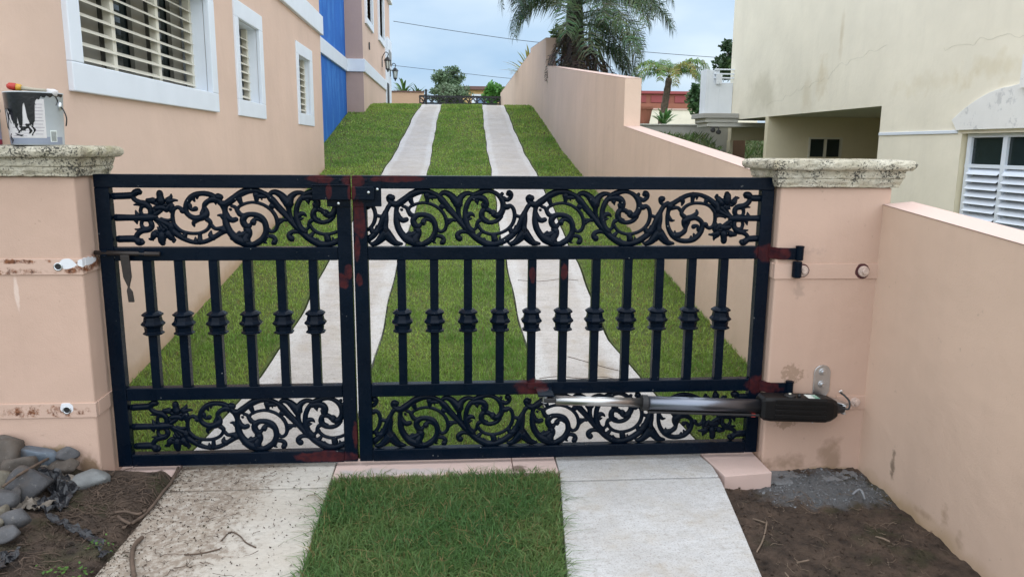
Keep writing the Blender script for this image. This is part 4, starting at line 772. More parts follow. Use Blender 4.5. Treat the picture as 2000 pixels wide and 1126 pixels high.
# ------------------------------------------------------------------ neighbour's cream house
NXF = 7.9
M['can_blue'] = plain('blue_shutter', (.16, .25, .40), .5)
def neighbour():
    t = thing('house', 'cream neighbour house with stained blank upper wall and louvred window on the right', 'house', (10, 14, -.8))
    w = MB()
    wall_x(w, NXF, 2, 13.87, -1.2, 1.862, [(9.835, 11.52, .30, 1.862)]); wall_x(w, NXF, 2, 13.87, 1.9205, 2.40, []); wall_x(w, NXF, 2, 21.85, 2.4, 8, [])
    wall_x(w, NXF, 2, 9.835, 1.862, 1.9205, []); wall_x(w, NXF, 9.835, 11.52, 1.862, 1.9205, []); wall_x(w, NXF, 11.52, 13.87, 1.862, 1.9205, [])
    w.quad((NXF, 2, -1.2), (15, 2, -1.2), (15, 2, 8), (NXF, 2, 8)); w.quad((NXF, 21.85, 2.4), (15, 21.85, 2.4), (15, 21.85, 8), (NXF, 21.85, 8)); w.quad((15, 2, -1), (15, 21.85, -1), (15, 21.85, 8), (15, 2, 8))
    w.quad((NXF, 2, 8), (15, 2, 8), (15, 21.85, 8), (NXF, 21.85, 8)); w.quad((NXF, 13.87, -1.2), (11.5, 13.87, -1.2), (11.5, 13.87, 2.4), (NXF, 13.87, 2.4))
    w.build('wall', M['cream'], t)
    MB().quad((NXF, 13.87, 2.402), (11.5, 13.87, 2.402), (11.5, 21.85, 2.402), (NXF, 21.85, 2.402)).build('porch_ceiling', M['pale_slab'], t)
    # porch: end wall with a small window, back wall
    pw = MB(); Y = 19.0
    for (a, b, c, d) in ((7.9, 8.98, -1, 2.40), (9.86, 11.5, -1, 2.40), (8.98, 9.86, -1, 1.42), (8.98, 9.86, 1.905, 2.40)): pw.box(a, b, Y, Y+.18, c, d)
    pw.box(11.4, 11.5, 13.9, 19, -1, 2.398); pw.build('porch_wall', M['cream_in'], t)
    fr = MB(); fr.box(8.98, 9.86, Y-.03, Y+.06, 1.86, 1.905); fr.box(8.98, 9.86, Y-.03, Y+.06, 1.25, 1.30)
    for (a, b) in ((8.98, 9.03), (9.40, 9.455), (9.81, 9.86)): fr.box(a, b, Y-.03, Y+.06, 1.30, 1.86)
    wn = fr.build('window', M['frame_cream'], t, bevel=.004)
    MB().quad((9.03, Y+.03, 1.3), (9.81, Y+.03, 1.3), (9.81, Y+.03, 1.86), (9.03, Y+.03, 1.86)).build('pane', M['glass'], wn)
    # beam and brown wall under the balcony end
    bm_ = MB(); bm_.box(8.08, 11, 22.02, 22.3, 1.845, 2.30); bm_.box(8.06, 8.155, 22.02, 22.3, -.6, 1.845); bm_.build('porch_beam', M['cream_in'], t, bevel=.01)
    MB().box(8.16, 8.80, 22.75, 22.9, -.5, 1.95).build('porch_panel', M['brown_wall'], t)
    # white drip band and louvred window
    MB().box(NXF-.02, NXF+.01, 11.62, 13.86, 1.866, 1.917).build('drip_band', M['white'], t, bevel=.004)
    rv = MB(); xb = NXF+.16
    rv.quad((NXF, 11.519, .3), (xb, 11.519, .3), (xb, 11.519, 1.862), (NXF, 11.519, 1.862)); rv.quad((NXF, 9.836, .3), (xb, 9.836, .3), (xb, 9.836, 1.862), (NXF, 9.836, 1.862)); rv.quad((NXF, 9.835, 1.861), (xb, 9.835, 1.861), (xb, 11.52, 1.861), (NXF, 11.52, 1.861))
    rv.build('window_reveal', M['cream_in'], t)
    fr = MB(); F0, F1 = NXF+.08, NXF+.15
    for (a, b, c, d) in ((9.84, 11.5, 1.80, 1.858), (9.84, 11.5, 1.345, 1.40)): fr.box(F0, F1, a, b, c, d)
    for yy in (11.44, 10.66, 9.88): fr.box(F0-.004, F1+.004, yy-.045, yy+.045, .3, 1.858)
    wn = fr.build('window', M['white'], t, bevel=.004); wn['label'] = 'white window of glass panes over louvres'
    for (a, b) in ((10.705, 11.395), (9.925, 10.615)):
        MB().quad((F0+.04, a, 1.40), (F0+.04, b, 1.40), (F0+.04, b, 1.80), (F0+.04, a, 1.80)).build('pane', M['glass'], wn)
        MB().quad((F1+.02, a, .3), (F1+.02, b, .3), (F1+.02, b, 1.345), (F1+.02, a, 1.345)).build('louvre_backing', M['dark'], wn)
        for k in range(9):
            z = 1.335-.112*k
            MB().add([(F0+.055, a, z), (F0+.055, b, z), (F0-.045, b, z-.085), (F0-.045, a, z-.085), (F0+.062, a, z-.008), (F0+.062, b, z-.008), (F0-.038, b, z-.093), (F0-.038, a, z-.093)],
                     [(0, 1, 2, 3), (7, 6, 5, 4), (0, 4, 5, 1), (2, 6, 7, 3), (1, 5, 6, 2), (3, 7, 4, 0)]).build('louvre_slat', M['white'], wn)
    # peeling arched hood over the window
    P = [(11.60, 1.915), (11.74, 2.075)]
    for k in range(9):
        s = k/8; P.append((11.70-2.4*s*.5, 2.10+.40*math.sin(PI/2*s)**.9))
    P += [(10.3, 2.53), (9.0, 2.3), (8.9, 2.0), (9.2, 1.915)]
    MB().prism(P, 'x', NXF-.05, NXF+.01).build('arch_hood', M['arch_white'], t, bevel=.004)
    MB().box(NXF-.12, NXF+.01, 9.95, 10.26, 2.45, 2.9).build('arch_keystone', M['arch_white'], t, bevel=.004)
    # hairline cracks
    for P in ([(16.9, 2.98), (16.5, 3.05), (16.35, 3.07), (16.0, 3.10), (15.7, 3.27), (15.2, 3.32), (14.6, 3.40), (13.9, 3.47)], [(19.2, 2.72), (18.4, 2.76), (17.8, 2.86), (17.3, 2.95), (16.9, 2.98)], [(12.2, 3.22), (11.6, 3.20), (11.1, 3.24), (10.5, 3.20), (9.9, 3.22)]):
        MB().tube([(NXF-.001, a+.035*math.sin(i*7), b+.03*math.sin(i*5.3)+.015*math.sin(i*11)) for i, (a, b) in enumerate([(q[0], q[1]) for q in catmull(P, 7)])], .0022, 4).build('crack', M['crack'], t)
    # balcony with parapet, rails and weathered slab
    bl = MB(); bl.box(7.12, 7.18, 21.6, 22.1, 2.56, 3.78); bl.box(7.18, 7.50, 21.6, 21.75, 2.56, 3.76); bl.box(7.5, 7.895, 21.6, 21.75, 2.56, 3.42); bl.build('balcony_parapet', M['white_bal'], t, bevel=.008)
    for z in (3.53, 3.64, 3.76): MB().box(7.34, 7.93, 21.55, 21.60, z, z+.035).build('balcony_rail', M['white'], t, bevel=.004)
    MB().box(7.38, 7.55, 21.52, 21.55, 3.38, 3.66).build('balcony_panel', M['white_bal'], t, bevel=.004)
    MB().box(6.90, 7.899, 21.0, 22.1, 2.43, 2.56).build('balcony_slab', M['grey_conc'], t, bevel=.01)
    MB().box(6.98, 7.899, 21.06, 22.0, 2.32, 2.429).build('balcony_slab', M['pale_slab'], t, bevel=.006)
    MB().box(7.05, 11.3, 21.1, 22.0, 2.20, 2.319).build('balcony_slab', M['pale_slab'], t, bevel=.006)
neighbour()
t = thing('security_light', 'twin black floodlight under the weathered balcony slab', 'floodlight', (7.2, 21.0, 2.15))
MB().box(7.12, 7.34, 21.0, 21.04, 2.165, 2.198).build('mount', M['dull_black'], t)
for x, z in ((7.15, 2.10), (7.31, 2.05)):
    MB().tube([(x+.04, 21.0, 2.17), (x, 20.95, z)], .018, 6).build('arm', M['dull_black'], t)
    MB().lathe([(.02, .06), (.055, .03), (.065, -.05), (.055, -.055), (0, -.05)], (x, 20.93, z), 12, 'y').build('lamp_head', M['dull_black'], t, smooth=True)
t = thing('garden_wall', 'weathered grey retaining wall beyond the boundary wall', 'wall', (6.5, 22.2, 1.5))
MB().box(4.5, 8.3, 22.7, 22.95, .8, 2.27).build('wall', M['grey_conc'], t, bevel=.01); MB().box(4.5, 8.3, 22.66, 22.99, 2.271, 2.31).build('coping', M['pale_slab'], t, bevel=.005)
t = thing('garden_wall', 'pale cream garden wall below the red terracotta house', 'wall', (12, 40, 2.5))
MB().box(9.4, 16, 39.9, 40.1, 1.5, 3.56).build('wall', M['cream'], t); MB().box(9.4, 16, 39.85, 40.15, 3.561, 3.63).build('coping', M['wall_top'], t)
t = thing('house', 'terracotta red house with flat roof behind the small palm', 'house', (13, 47, 2.5))
MB().box(9.5, 17, 45, 52, 2, 4.70).build('wall', M['red_wall'], t); MB().box(9.3, 17.2, 44.8, 52.2, 4.71, 4.86).build('roof', M['red_dark'], t)
MB().box(9.5, 17, 44.2, 44.45, 2, 4.12).build('parapet', M['red_wall'], t)
for x in (10.2, 11.6, 13.0, 14.4): MB().box(x, x+1.1, 44.95, 44.999, 4.22, 4.62).build('window', M['red_dark'], t)
t = thing('house', 'ochre house with brown flat roof beyond the top gate', 'house', (2, 49, 2.5))
wm = MB(); wm.box(.2, 6, 46, 52, 2.2, 4.86); wm.build('wall', M['far_yellow'], t); MB().box(-.1, 6.3, 45.7, 52.3, 4.861, 5.05).build('roof', M['far_roof'], t)
MB().box(1.2, 2.3, 45.93, 45.999, 3.3, 4.62).build('porch_wall', M['white'], t); wn = MB().box(1.45, 2.15, 45.9, 45.929, 4.05, 4.45).build('window', M['can_blue'], t)
t = thing('garden_wall', 'low salmon wall at the top left behind the lawn', 'wall', (-1.9, 34, 2.5))
MB().box(-2.9, -1.16, 33.9, 34.1, 2.2, 3.87).build('wall', M['house_pink'], t); MB().box(-2.9, -1.14, 33.86, 34.14, 3.871, 3.92).build('coping', M['far_roof'], t)
# far gate at the top of the drive
t = thing('driveway_gate', 'black iron gate with scrollwork band at the top of the drive', 'gate', (.35, 31, 2.6))
for z0, z1 in ((3.50, 3.57), (3.235, 3.30), (2.70, 2.76)): MB().box(-1.25, 1.96, 31.05, 31.10, z0, z1).build('rail', M['iron'], t)
for x in (-1.25, .30, .36, 1.91): MB().box(x, x+.05, 31.045, 31.105, 2.68, 3.571).build('stile', M['iron'], t)
MB().box(-1.02, -.94, 30.98, 31.04, 2.6, 3.72).build('post', M['iron'], t); MB().ball((-.98, 31.01, 3.76), .05, 8).build('finial', M['iron'], t, smooth=True)
for k in range(12):
    if k % 3 != 2: MB().box(-1.1+.25*k, -1.06+.25*k, 31.06, 31.09, 2.76, 3.17).build('baluster', M['iron'], t)
mb = MB()
for k in range(21):
    cx = -1.12+.147*k; sgn = 1 if k % 2 else -1
    pts = [(cx+(.105-.024*a)*math.cos(a*sgn+1.2), 31.07, 3.40+(.105-.024*a)*math.sin(a*sgn+1.2)) for a in [q*.35 for q in range(11)]]
    mb.tube(pts, .02, 5); mb.tube(catmull([(cx-.14, 31.07, 3.40-.11*sgn), (cx, 31.07, 3.40), (cx+.14, 31.07, 3.40+.11*sgn)], 4), .022, 5)
mb.build('scrollwork', M['iron'], t, smooth=True)
MB().box(-1.6, -1.252, 30.95, 31.2, 2.4, 3.62).build('side_panel', M['iron'], t) if False else None

# ------------------------------------------------------------------ plants
def tinted(name, V, F, C, parent, m=None, smooth=False):
    me = bpy.data.meshes.new(name); me.from_pydata([tuple(v) for v in V], [], F)
    at = me.color_attributes.new('tint', 'FLOAT_COLOR', 'POINT')
    a = np.ones((len(V), 4), np.float32); a[:, :3] = np.array(C); at.data.foreach_set('color', a.ravel()); me.update()
    return link(name, me, m or M['leaf'], parent)
R = random.Random(3)
def frond(base, az, el, length, droop, nl, ll, col, lw=.022, dead=0, hang=.5, parent=None, name='frond', rach=.016):
    # feather leaf: arching midrib with many narrow drooping leaflets
    d = Vector((math.cos(az), math.sin(az), 0)); V = []; F = []; C = []
    n = 16; P = []; p = Vector(base); e = el
    for i in range(n+1):
        P.append(p.copy()); p = p + (d*math.cos(e)+Vector((0, 0, math.sin(e))))*(length/n); e -= droop/n*(.5+1.0*i/n)
    side = d.cross(Vector((0, 0, 1)))
    def addq(q, c):
        o = len(V); V.extend(q); F.append(tuple(range(o, o+len(q)))); C.extend([c]*len(q))
    rc = tuple(x*.8 for x in col) if not dead else (.10, .08, .06)
    for i in range(n):
        w0, w1 = rach*(1-i/n*.8), rach*(1-(i+1)/n*.8)
        addq([P[i]-side*w0, P[i]+side*w0, P[i+1]+side*w1, P[i+1]-side*w1], rc)
        addq([P[i]-Vector((0, 0, w0)), P[i]+Vector((0, 0, w0)), P[i+1]+Vector((0, 0, w1)), P[i+1]-Vector((0, 0, w1))], rc)
    for k in range(nl):
        s = .14+.86*(k+R.random()*.5)/nl; x = s*n; i = min(int(x), n-1); q = P[i].lerp(P[i+1], x-i); tan = (P[i+1]-P[i]).normalized()
        lng = ll*(math.sin(PI*min(1, .12+.80*s))**.6)*R.uniform(.75, 1.1)
        for sg in (-1, 1):
            v = (side*sg*R.uniform(.75, 1.0) + tan*R.uniform(.35, .75) + Vector((0, 0, R.uniform(-.35, .45)))).normalized()
            m = q+v*lng*.5; v2 = (v*(1-hang)+Vector((0, 0, -1))*hang*R.uniform(.7, 1.3)).normalized(); tip = m+v2*lng*.55
            wv = tan*lw*.5; c = tuple(max(0, cc*R.uniform(.65, 1.25)) for cc in col)
            addq([q-wv*.6, q+wv*.6, m+wv, m-wv], c); addq([m-wv, m+wv, tip], c)
    return tinted(name, V, F, C, parent)
def palm(label, base, top, r0, r1, specs, ll, nl, col, lw, lean=0, deadspec=(), hang=.5, barkm=None):
    t = thing('palm_tree', label, 'palm tree', base)
    b = Vector(base); c = Vector(top); pts = [b.lerp(c, i/14) for i in range(15)]
    rr = [r0+(r1-r0)*i/14 + (.012 if i % 2 else -.008) for i in range(15)]
    MB().tube(pts, rr, 12).build('trunk', barkm or M['bark'], t, smooth=True)
    for (az, el, ln, dr, cl, *bz) in specs:
        frond(Vector((c.x, c.y, bz[0])) if bz else c, math.radians(az), math.radians(el), ln, math.radians(dr), nl, ll, cl or col, lw, 0, hang, t)
    for (az, el, ln, dr, bz) in deadspec:
        frond(Vector((c.x, c.y, bz)), math.radians(az), math.radians(el), ln, math.radians(dr), int(nl*.5), ll*.6, (.115, .095, .075), lw, 1, .75, t, 'dead_frond', .035)
    return t
G1 = (.10, .155, .075); G2 = (.135, .19, .09); G3 = (.08, .125, .065)
# (azimuth, start elevation, length, droop, colour, height of its base): older fronds sit lower on the trunk
big = [(185, 30, 3.1, 78, G1, 4.95), (176, 24, 2.7, 66, G2, 5.0), (181, 42, 3.3, 105, G1, 5.0), (196, 40, 1.9, 150, G3, 4.95), (204, 30, 1.7, 140, G1, 4.7), (188, 45, 1.6, 160, G2, 4.75), (215, 35, 2.1, 135, G3, 4.9), (-5, 30, 2.9, 110, G1, 4.55), (6, 8, 2.2, 98, G2, 4.2), (-25, 12, 2.2, 98, G1, 4.15), (10, 45, 3.2, 125, G1, 4.9),
       (-40, 32, 2.8, 120, G3, 4.6), (-15, -8, 2.3, 75, G3, 3.95), (30, 12, 2.2, 98, G1, 4.2), (-10, 55, 3.1, 130, G2, 5.1), (25, 38, 2.9, 120, G1, 4.7), (-60, 20, 2.4, 112, G1, 4.2), (-75, 45, 2.6, 130, G2, 4.8), (-100, 60, 2.8, 130, G1, 5.1), (-125, 40, 2.4, 130, G3, 4.8), (-145, 55, 2.6, 135, G1, 5.0),
       (60, 40, 2.8, 120, G1, 4.8), (90, 55, 3.0, 120, G1, 5.0), (125, 60, 3.0, 120, G2, 5.1), (150, 62, 3.2, 120, G1, 5.2), (-30, 65, 3.2, 130, G1, 5.2), (45, 68, 3.2, 125, G2, 5.2), (2, -12, 2.0, 66, G3, 4.0), (18, 22, 2.5, 112, G2, 4.4), (-18, 40, 3.0, 125, G1, 4.8), (240, 70, 3.0, 130, G1, 5.2), (0, 20, 3.0, 95, G1, 4.75), (14, -5, 2.0, 78, G3, 4.1), (205, 55, 2.4, 165, G1, 4.9), (186, 50, 2.3, 172, G2, 4.8), (180, 62, 2.2, 175, G3, 5.0), (225, 60, 2.2, 160, G2, 4.9), (195, 20, 1.9, 130, G1, 4.6), (212, 40, 2.2, 165, G3, 4.7), (250, 35, 2.0, 140, G1, 4.7), (178, 30, 1.6, 140, G2, 4.5), (-65, 25, 2.1, 120, G2, 4.5), (-85, 10, 1.9, 110, G1, 4.3), (-10, 10, 2.3, 90, G1, 4.9), (12, 30, 2.6, 115, G3, 5.0), (-50, 10, 2.3, 95, G2, 4.9), (-80, 20, 2.2, 110, G3, 4.7), (-105, 15, 2.0, 115, G1, 4.6)]
big = [(a, e, l*(.84 if abs(a) < 50 else 1), d, c, z) for a, e, l, d, c, z in big]
deads = [(200, -40, 1.3, 50, 4.1), (-20, -50, 1.5, 38, 3.95), (-60, -45, 1.4, 45, 4.0), (-100, -55, 1.6, 32, 4.1), (230, -60, 1.5, 25, 4.2), (20, -50, 1.6, 40, 3.9), (-80, -70, 1.7, 15, 4.0), (-40, -65, 1.8, 22, 3.95), (60, -50, 1.4, 38, 4.0), (260, -68, 1.8, 18, 4.1), (0, -35, 1.6, 55, 3.9), (170, -55, 1.4, 33, 4.3), (-130, -62, 1.5, 25, 4.1), (-5, -20, 1.5, 70, 3.85), (-30, -30, 1.6, 58, 3.85), (10, -62, 1.7, 26, 3.8), (-50, -25, 1.5, 62, 3.9), (205, -70, 1.9, 14, 4.5), (190, -60, 1.7, 25, 4.6), (-15, -68, 1.7, 20, 3.8), (-90, -40, 1.5, 45, 4.3), (35, -65, 1.7, 22, 3.85), (-110, -78, 2.0, 8, 4.5), (-70, -80, 1.9, 6, 4.3), (215, -72, 2.0, 14, 4.4), (200, -78, 1.9, 8, 4.2), (-25, -60, 1.9, 28, 4.1), (-5, -58, 1.8, 30, 4.0), (15, -50, 1.7, 40, 4.0), (-45, -72, 1.9, 14, 4.2), (-12, -42, 1.7, 48, 4.0), (5, -70, 1.7, 16, 3.9)]
PALM = palm('tall feather palm with drooping fronds and hanging dead leaves behind the stepped wall', (2.68, 17.2, 1.2), (2.68, 17.2, 5.2), .21, .17, big, 0.66, 74, G1, .020, deadspec=deads, hang=.58)
Y1 = (.17, .25, .06); Y2 = (.125, .22, .065); Y3 = (.27, .26, .06)
palm('small yellowing palm with arching fronds in front of the red house', (8.15, 30, 2.2), (8.42, 30, 4.28), .15, .12,
     [(0, 62, 2.1, 165, Y1), (25, 55, 2.0, 160, Y2), (-25, 60, 2.2, 168, Y1), (180, 55, 2.1, 170, Y1), (160, 65, 1.9, 165, Y2), (205, 45, 2.0, 160, Y1), (-60, 55, 1.8, 165, Y3), (-95, 40, 1.8, 160, Y3), (90, 70, 1.8, 140, Y2), (60, 60, 1.9, 150, Y2), (-8, 45, 2.1, 160, Y2), (188, 30, 1.8, 150, Y2), (172, 40, 2.0, 165, Y1), (10, 35, 2.0, 150, Y1), (-120, 50, 1.8, 165, Y1), (-40, 35, 1.9, 150, Y2)], .42, 54, Y1, .03, hang=.6, barkm=M['wood'])
def spathes(t):
    # boat-shaped dead leaf bases hanging round the trunk
    r = random.Random(91)
    for (x, y, z, L, w, lean) in ((2.60, 16.98, 4.1, 1.3, .085, -.16), (2.80, 16.93, 4.2, 1.1, .05, .04), (2.96, 16.98, 4.0, 1.2, .07, .22), (3.14, 17.05, 3.85, 1.0, .06, .30)):
        P = catmull([(x, y, z), (x+lean*.3, y-.10, z-L*.3), (x+lean*.75, y-.10, z-L*.65), (x+lean, y-.02, z-L)], 5); n = len(P)
        MB().tube([tuple(p) for p in P], [max(.010, w*.62*math.sin(PI*min(1, .12+.9*i/(n-1)))**.8) for i in range(n)], 8, .45).build('dead_leaf_base', M['bark'], t, smooth=True)
spathes(PALM)
def crown(center, rad, n, size, cols, parent, name='crown', lumps=14, seed=1, up=.2, gap=.75):
    r = random.Random(seed); V = []; F = []; C = []
    L_ = []
    for _ in range(lumps):
        v = Vector((r.gauss(0, 1), r.gauss(0, 1), r.gauss(0, 1))).normalized()*r.uniform(.35, .95)
        L_.append((Vector((center[0]+v.x*rad[0], center[1]+v.y*rad[1], center[2]+v.z*rad[2])), r.uniform(.22, .42), r.choice(cols)))
    for i in range(n):
        c, s, col = r.choice(L_); d = Vector((r.gauss(0, 1), r.gauss(0, 1), r.gauss(0, 1))).normalized()*(r.random()**.45)*s
        p = c+Vector((d.x*rad[0], d.y*rad[1], d.z*rad[2])); a = Vector((r.gauss(0, 1), r.gauss(0, 1), r.gauss(0, .6)+up)).normalized(); b = a.cross(Vector((r.gauss(0, 1), r.gauss(0, 1), r.gauss(0, 1)))).normalized()
        l = size*r.uniform(.6, 1.3); w = l*.32; o = len(V); k = r.uniform(.6, 1.3)
        V += [p, p+a*l*.5+b*w, p+a*l, p+a*l*.5-b*w]; F.append((o, o+1, o+2, o+3)); C += [tuple(q*k*1.5 for q in col)]*4
    return tinted(name, V, F, C, parent)
def tree(name, label, cat, base, h, rad, n, size, cols, seed, cz=None, lumps=14, stems=5):
    t = thing(name, label, cat, base)
    r = random.Random(seed); b = Vector(base); cc = Vector((base[0], base[1], cz))
    m = MB(); m.tube([b, b.lerp(cc, .5)+Vector((.03, 0, 0)), cc], [h*.03, h*.022, h*.012], 8)
    for _ in range(stems):
        e = cc+Vector((r.uniform(-.7, .7)*rad[0], r.uniform(-.7, .7)*rad[1], r.uniform(.1, .8)*rad[2])); s = b.lerp(cc, r.uniform(.35, .8)); m.tube([s, s.lerp(e, .5)+Vector((0, 0, .05*h)), e], [h*.013, h*.009, h*.004], 6)
    m.build('trunk', M['wood'], t, smooth=True)
    crown((cc.x, cc.y, cc.z), rad, n, size, cols, t, seed=seed, lumps=lumps); return t
tree('tree', 'round grey green tree rising above the top gate', 'tree', (-.10, 38, 2.4), 3, (.78, .75, .70), 5200, .11, [(.10, .155, .085), (.13, .19, .11), (.08, .13, .07)], 5, cz=4.70, lumps=34)
tree('shrub', 'wide silvery green shrub at the foot of the round tree', 'shrub', (-.05, 36, 2.4), 2, (1.05, .6, .48), 4600, .11, [(.13, .18, .11), (.10, .15, .085), (.16, .20, .125)], 9, cz=3.86, lumps=34)
tree('shrub', 'bright green leafy bush beside the ochre house', 'shrub', (1.98, 36, 2.4), 2, (.52, .5, .62), 1700, .17, [(.07, .19, .04), (.05, .14, .03), (.11, .25, .06)], 12, cz=3.95, lumps=22)
def spiky(name, label, cat, base, n, ln, w, cols, e0, e1, seed, droop=.5):
    t = thing(name, label, cat, base); r = random.Random(seed)
    for i in range(n):
        az = r.uniform(0, 2*PI); el = math.radians(r.uniform(e0, e1)); d = Vector((math.cos(az), math.sin(az), 0)); p = Vector(base); V = []; F = []; C = []; k = 6; c = r.choice(cols); L = ln*r.uniform(.7, 1.1); s = d.cross(Vector((0, 0, 1)))
        for j in range(k+1):
            ww = w*math.sin(PI*(.18+.82*(1-j/k)))*.5 if j < k else .001; V += [p-s*ww, p+s*ww]; C += [tuple(q*r.uniform(.75, 1.25) for q in c)]*2
            p = p+(d*math.cos(el)+Vector((0, 0, math.sin(el))))*(L/k); el -= droop/k*(j+.5)/2
        F = [(2*j, 2*j+1, 2*j+3, 2*j+2) for j in range(k)]; tinted('leaf', V, F, C, t)
    return t
spiky('agave_plant', 'spiky green rosette plant on top of the grey retaining wall', 'plant', (6.38, 23.1, 2.28), 34, .62, .075, [(.10, .20, .07), (.13, .25, .09), (.08, .16, .05)], 20, 85, 4)
spiky('croton_plant', 'yellow striped spiky plant peeping over the stepped wall', 'plant', (2.42, 24.2, 3.70), 60, .95, .06, [(.30, .28, .06), (.14, .20, .05), (.38, .34, .10)], 15, 88, 8)
spiky('fan_palm', 'low dark fan palm behind the top left salmon wall', 'palm', (-2.15, 36, 3.72), 46, 1.0, .10, [(.09, .17, .055), (.12, .21, .065)], 20, 88, 6, .9)
spiky('fan_palm', 'smaller dark fan palm next to the round tree at the top gate', 'palm', (-1.50, 36.2, 3.72), 36, .75, .09, [(.08, .15, .05), (.10, .18, .055)], 10, 85, 16, .9)
t = tree('tree', 'dark leafy tree behind the white balcony rails', 'tree', (9.95, 27, 2), 3, (.75, .7, .95), 2200, .16, [(.045, .085, .04), (.07, .115, .05), (.035, .065, .03)], 21, cz=4.55, lumps=16)
tree('shrub', 'dark green bush between the small palm and the balcony', 'shrub', (10.85, 34, 2.4), 2, (.5, .5, .95), 1500, .18, [(.04, .085, .035), (.055, .11, .04)], 23, cz=3.55, lumps=12)
tree('shrub', 'loose green bush at the foot of the tall palm behind the wall', 'shrub', (2.72, 19.5, 2), 2, (.42, .5, .9), 1500, .14, [(.055, .10, .03), (.075, .13, .04)], 29, cz=3.55, lumps=14)
# planter tub beside the agave
t = thing('planter_tub', 'terracotta planter tub at the end of the grey retaining wall', 'planter', (5.75, 23.2, 2.3))
MB().lathe([(.22, 0), (.30, .45), (.33, .46), (.33, .53), (.28, .53), (.26, .44)], (5.75, 23.3, 2.29), 18, cap=False).build('tub', M['red_wall'], t, smooth=False)
MB().lathe([(0, .42), (.27, .42)], (5.75, 23.3, 2.29), 18, cap=False).build('potting_soil', M['soil'], t)
# rough ground cover on the neighbour's bank
def bank():
    n = 9000; V = []; F = []; C = []; r = random.Random(31)
    for i in range(n):
        x = r.uniform(4.6, 10.5); y = r.uniform(18.2, 26.5); z = zground(x, y)
        if 22.4 < y < 23.1 and x < 8.4: continue
        az = r.uniform(0, 2*PI); l = r.uniform(.10, .34); w = r.uniform(.02, .045); d = Vector((math.cos(az)*.6, math.sin(az)*.6, r.uniform(.4, 1.1))).normalized(); s = d.cross(Vector((r.gauss(0, 1), r.gauss(0, 1), .3))).normalized(); p = Vector((x, y, z-.02)); o = len(V); k = r.uniform(.6, 1.35)
        c = r.choice([(.10, .165, .05), (.14, .20, .07), (.085, .145, .045), (.19, .20, .10)])
        V += [p-s*w*.5, p+s*w*.5, p+d*l*.6+s*w*.5, p+d*l+Vector((0, 0, -.04*l)), p+d*l*.6-s*w*.5]; F.append((o, o+1, o+2, o+3, o+4)); C += [tuple(q*k for q in c)]*5
    o = tinted('ground_cover', V, F, C, None); o['kind'] = 'stuff'; o['label'] = 'weedy green bank below the grey retaining wall'; o['category'] = 'ground cover'
bank()
# overhead lines
def wirething(label, pts, r=.012):
    tag(MB().tube(catmull(pts, 8), r, 5).build('power_line', M['dull_black'], smooth=True), label, 'power line', 'overhead lines crossing the sky')
wirething('upper overhead cable running from the salmon house behind the palm', [(-2.48, 35, 6.92), (.7, 35, 6.50), (4.05, 35, 6.14), (9.37, 35, 5.79), (13, 35, 5.60)])
wirething('lower overhead cable passing behind the round tree', [(-3.0, 37, 5.30), (.2, 37, 5.0), (2.6, 37, 4.78), (5, 37, 4.62)], .010)
# ------------------------------------------------------------------ paint cans on the left pillar
CT = 1.592
def drips(c, r, z0, z1, specs, parent, a0=0):
    # raised runs of wet black paint on the side of a can
    for (a, w, za, zb) in specs:
        P = []
        n = 7
        for i in range(n+1):
            s = i/n; aa = math.radians(a + 3*math.sin(s*6+a)); z = za+(zb-za)*s
            P.append((aa, z, w*(1-.55*s)*(1+.25*math.sin(s*9+a*2))))
        V = []; F = []
        for aa, z, w_ in P:
            rr = r(z)+.0012
            for q in (-.5, -.2, .2, .5):
                b = aa+q*w_/rr; e = .0012 if abs(q) < .3 else 0; V.append((c[0]+(rr+e)*math.cos(b), c[1]+(rr+e)*math.sin(b), z))
        for i in range(n):
            for q in range(3): F.append((i*4+q, i*4+q+1, i*4+q+5, i*4+q+4))
        MB().add(V, F).build('paint_drip', M['wet_black'], parent, smooth=True)
M['wet_black'] = plain('wet_black_paint', (.008, .009, .012), .2, var=.2, bstr=.1)
M['can_grey'] = plain('can_grey', (.47, .51, .54), .45, var=.08); M['can_base'] = plain('can_base', (.24, .27, .34), .45, var=.1)
M['can_label'] = plain('can_label', (.62, .60, .60), .5, var=.1, vs=20); M['can_text'] = plain('can_text', (.40, .36, .40), .6, var=.2)
M['can_lilac'] = plain('can_lilac', (.45, .44, .58), .5, var=.1); M['can_red'] = plain('can_red', (.30, .02, .05), .5)
M['brush_red'] = plain('brush_red', (.42, .03, .02), .4, var=.15); M['brush_yellow'] = plain('brush_yellow', (.55, .30, .03), .4, var=.15); M['brush_wood'] = plain('brush_cream', (.40, .36, .28), .5)
def arcpatch(c, r, a0, a1, z0, z1, off, n=8):
    V = []
    for z in (z0, z1):
        for i in range(n+1):
            a = math.radians(a0+(a1-a0)*i/n); rr = r(z)+off; V.append((c[0]+rr*math.cos(a), c[1]+rr*math.sin(a), z))
    return MB().add(V, [(i, i+1, n+2+i, n+1+i) for i in range(n)])
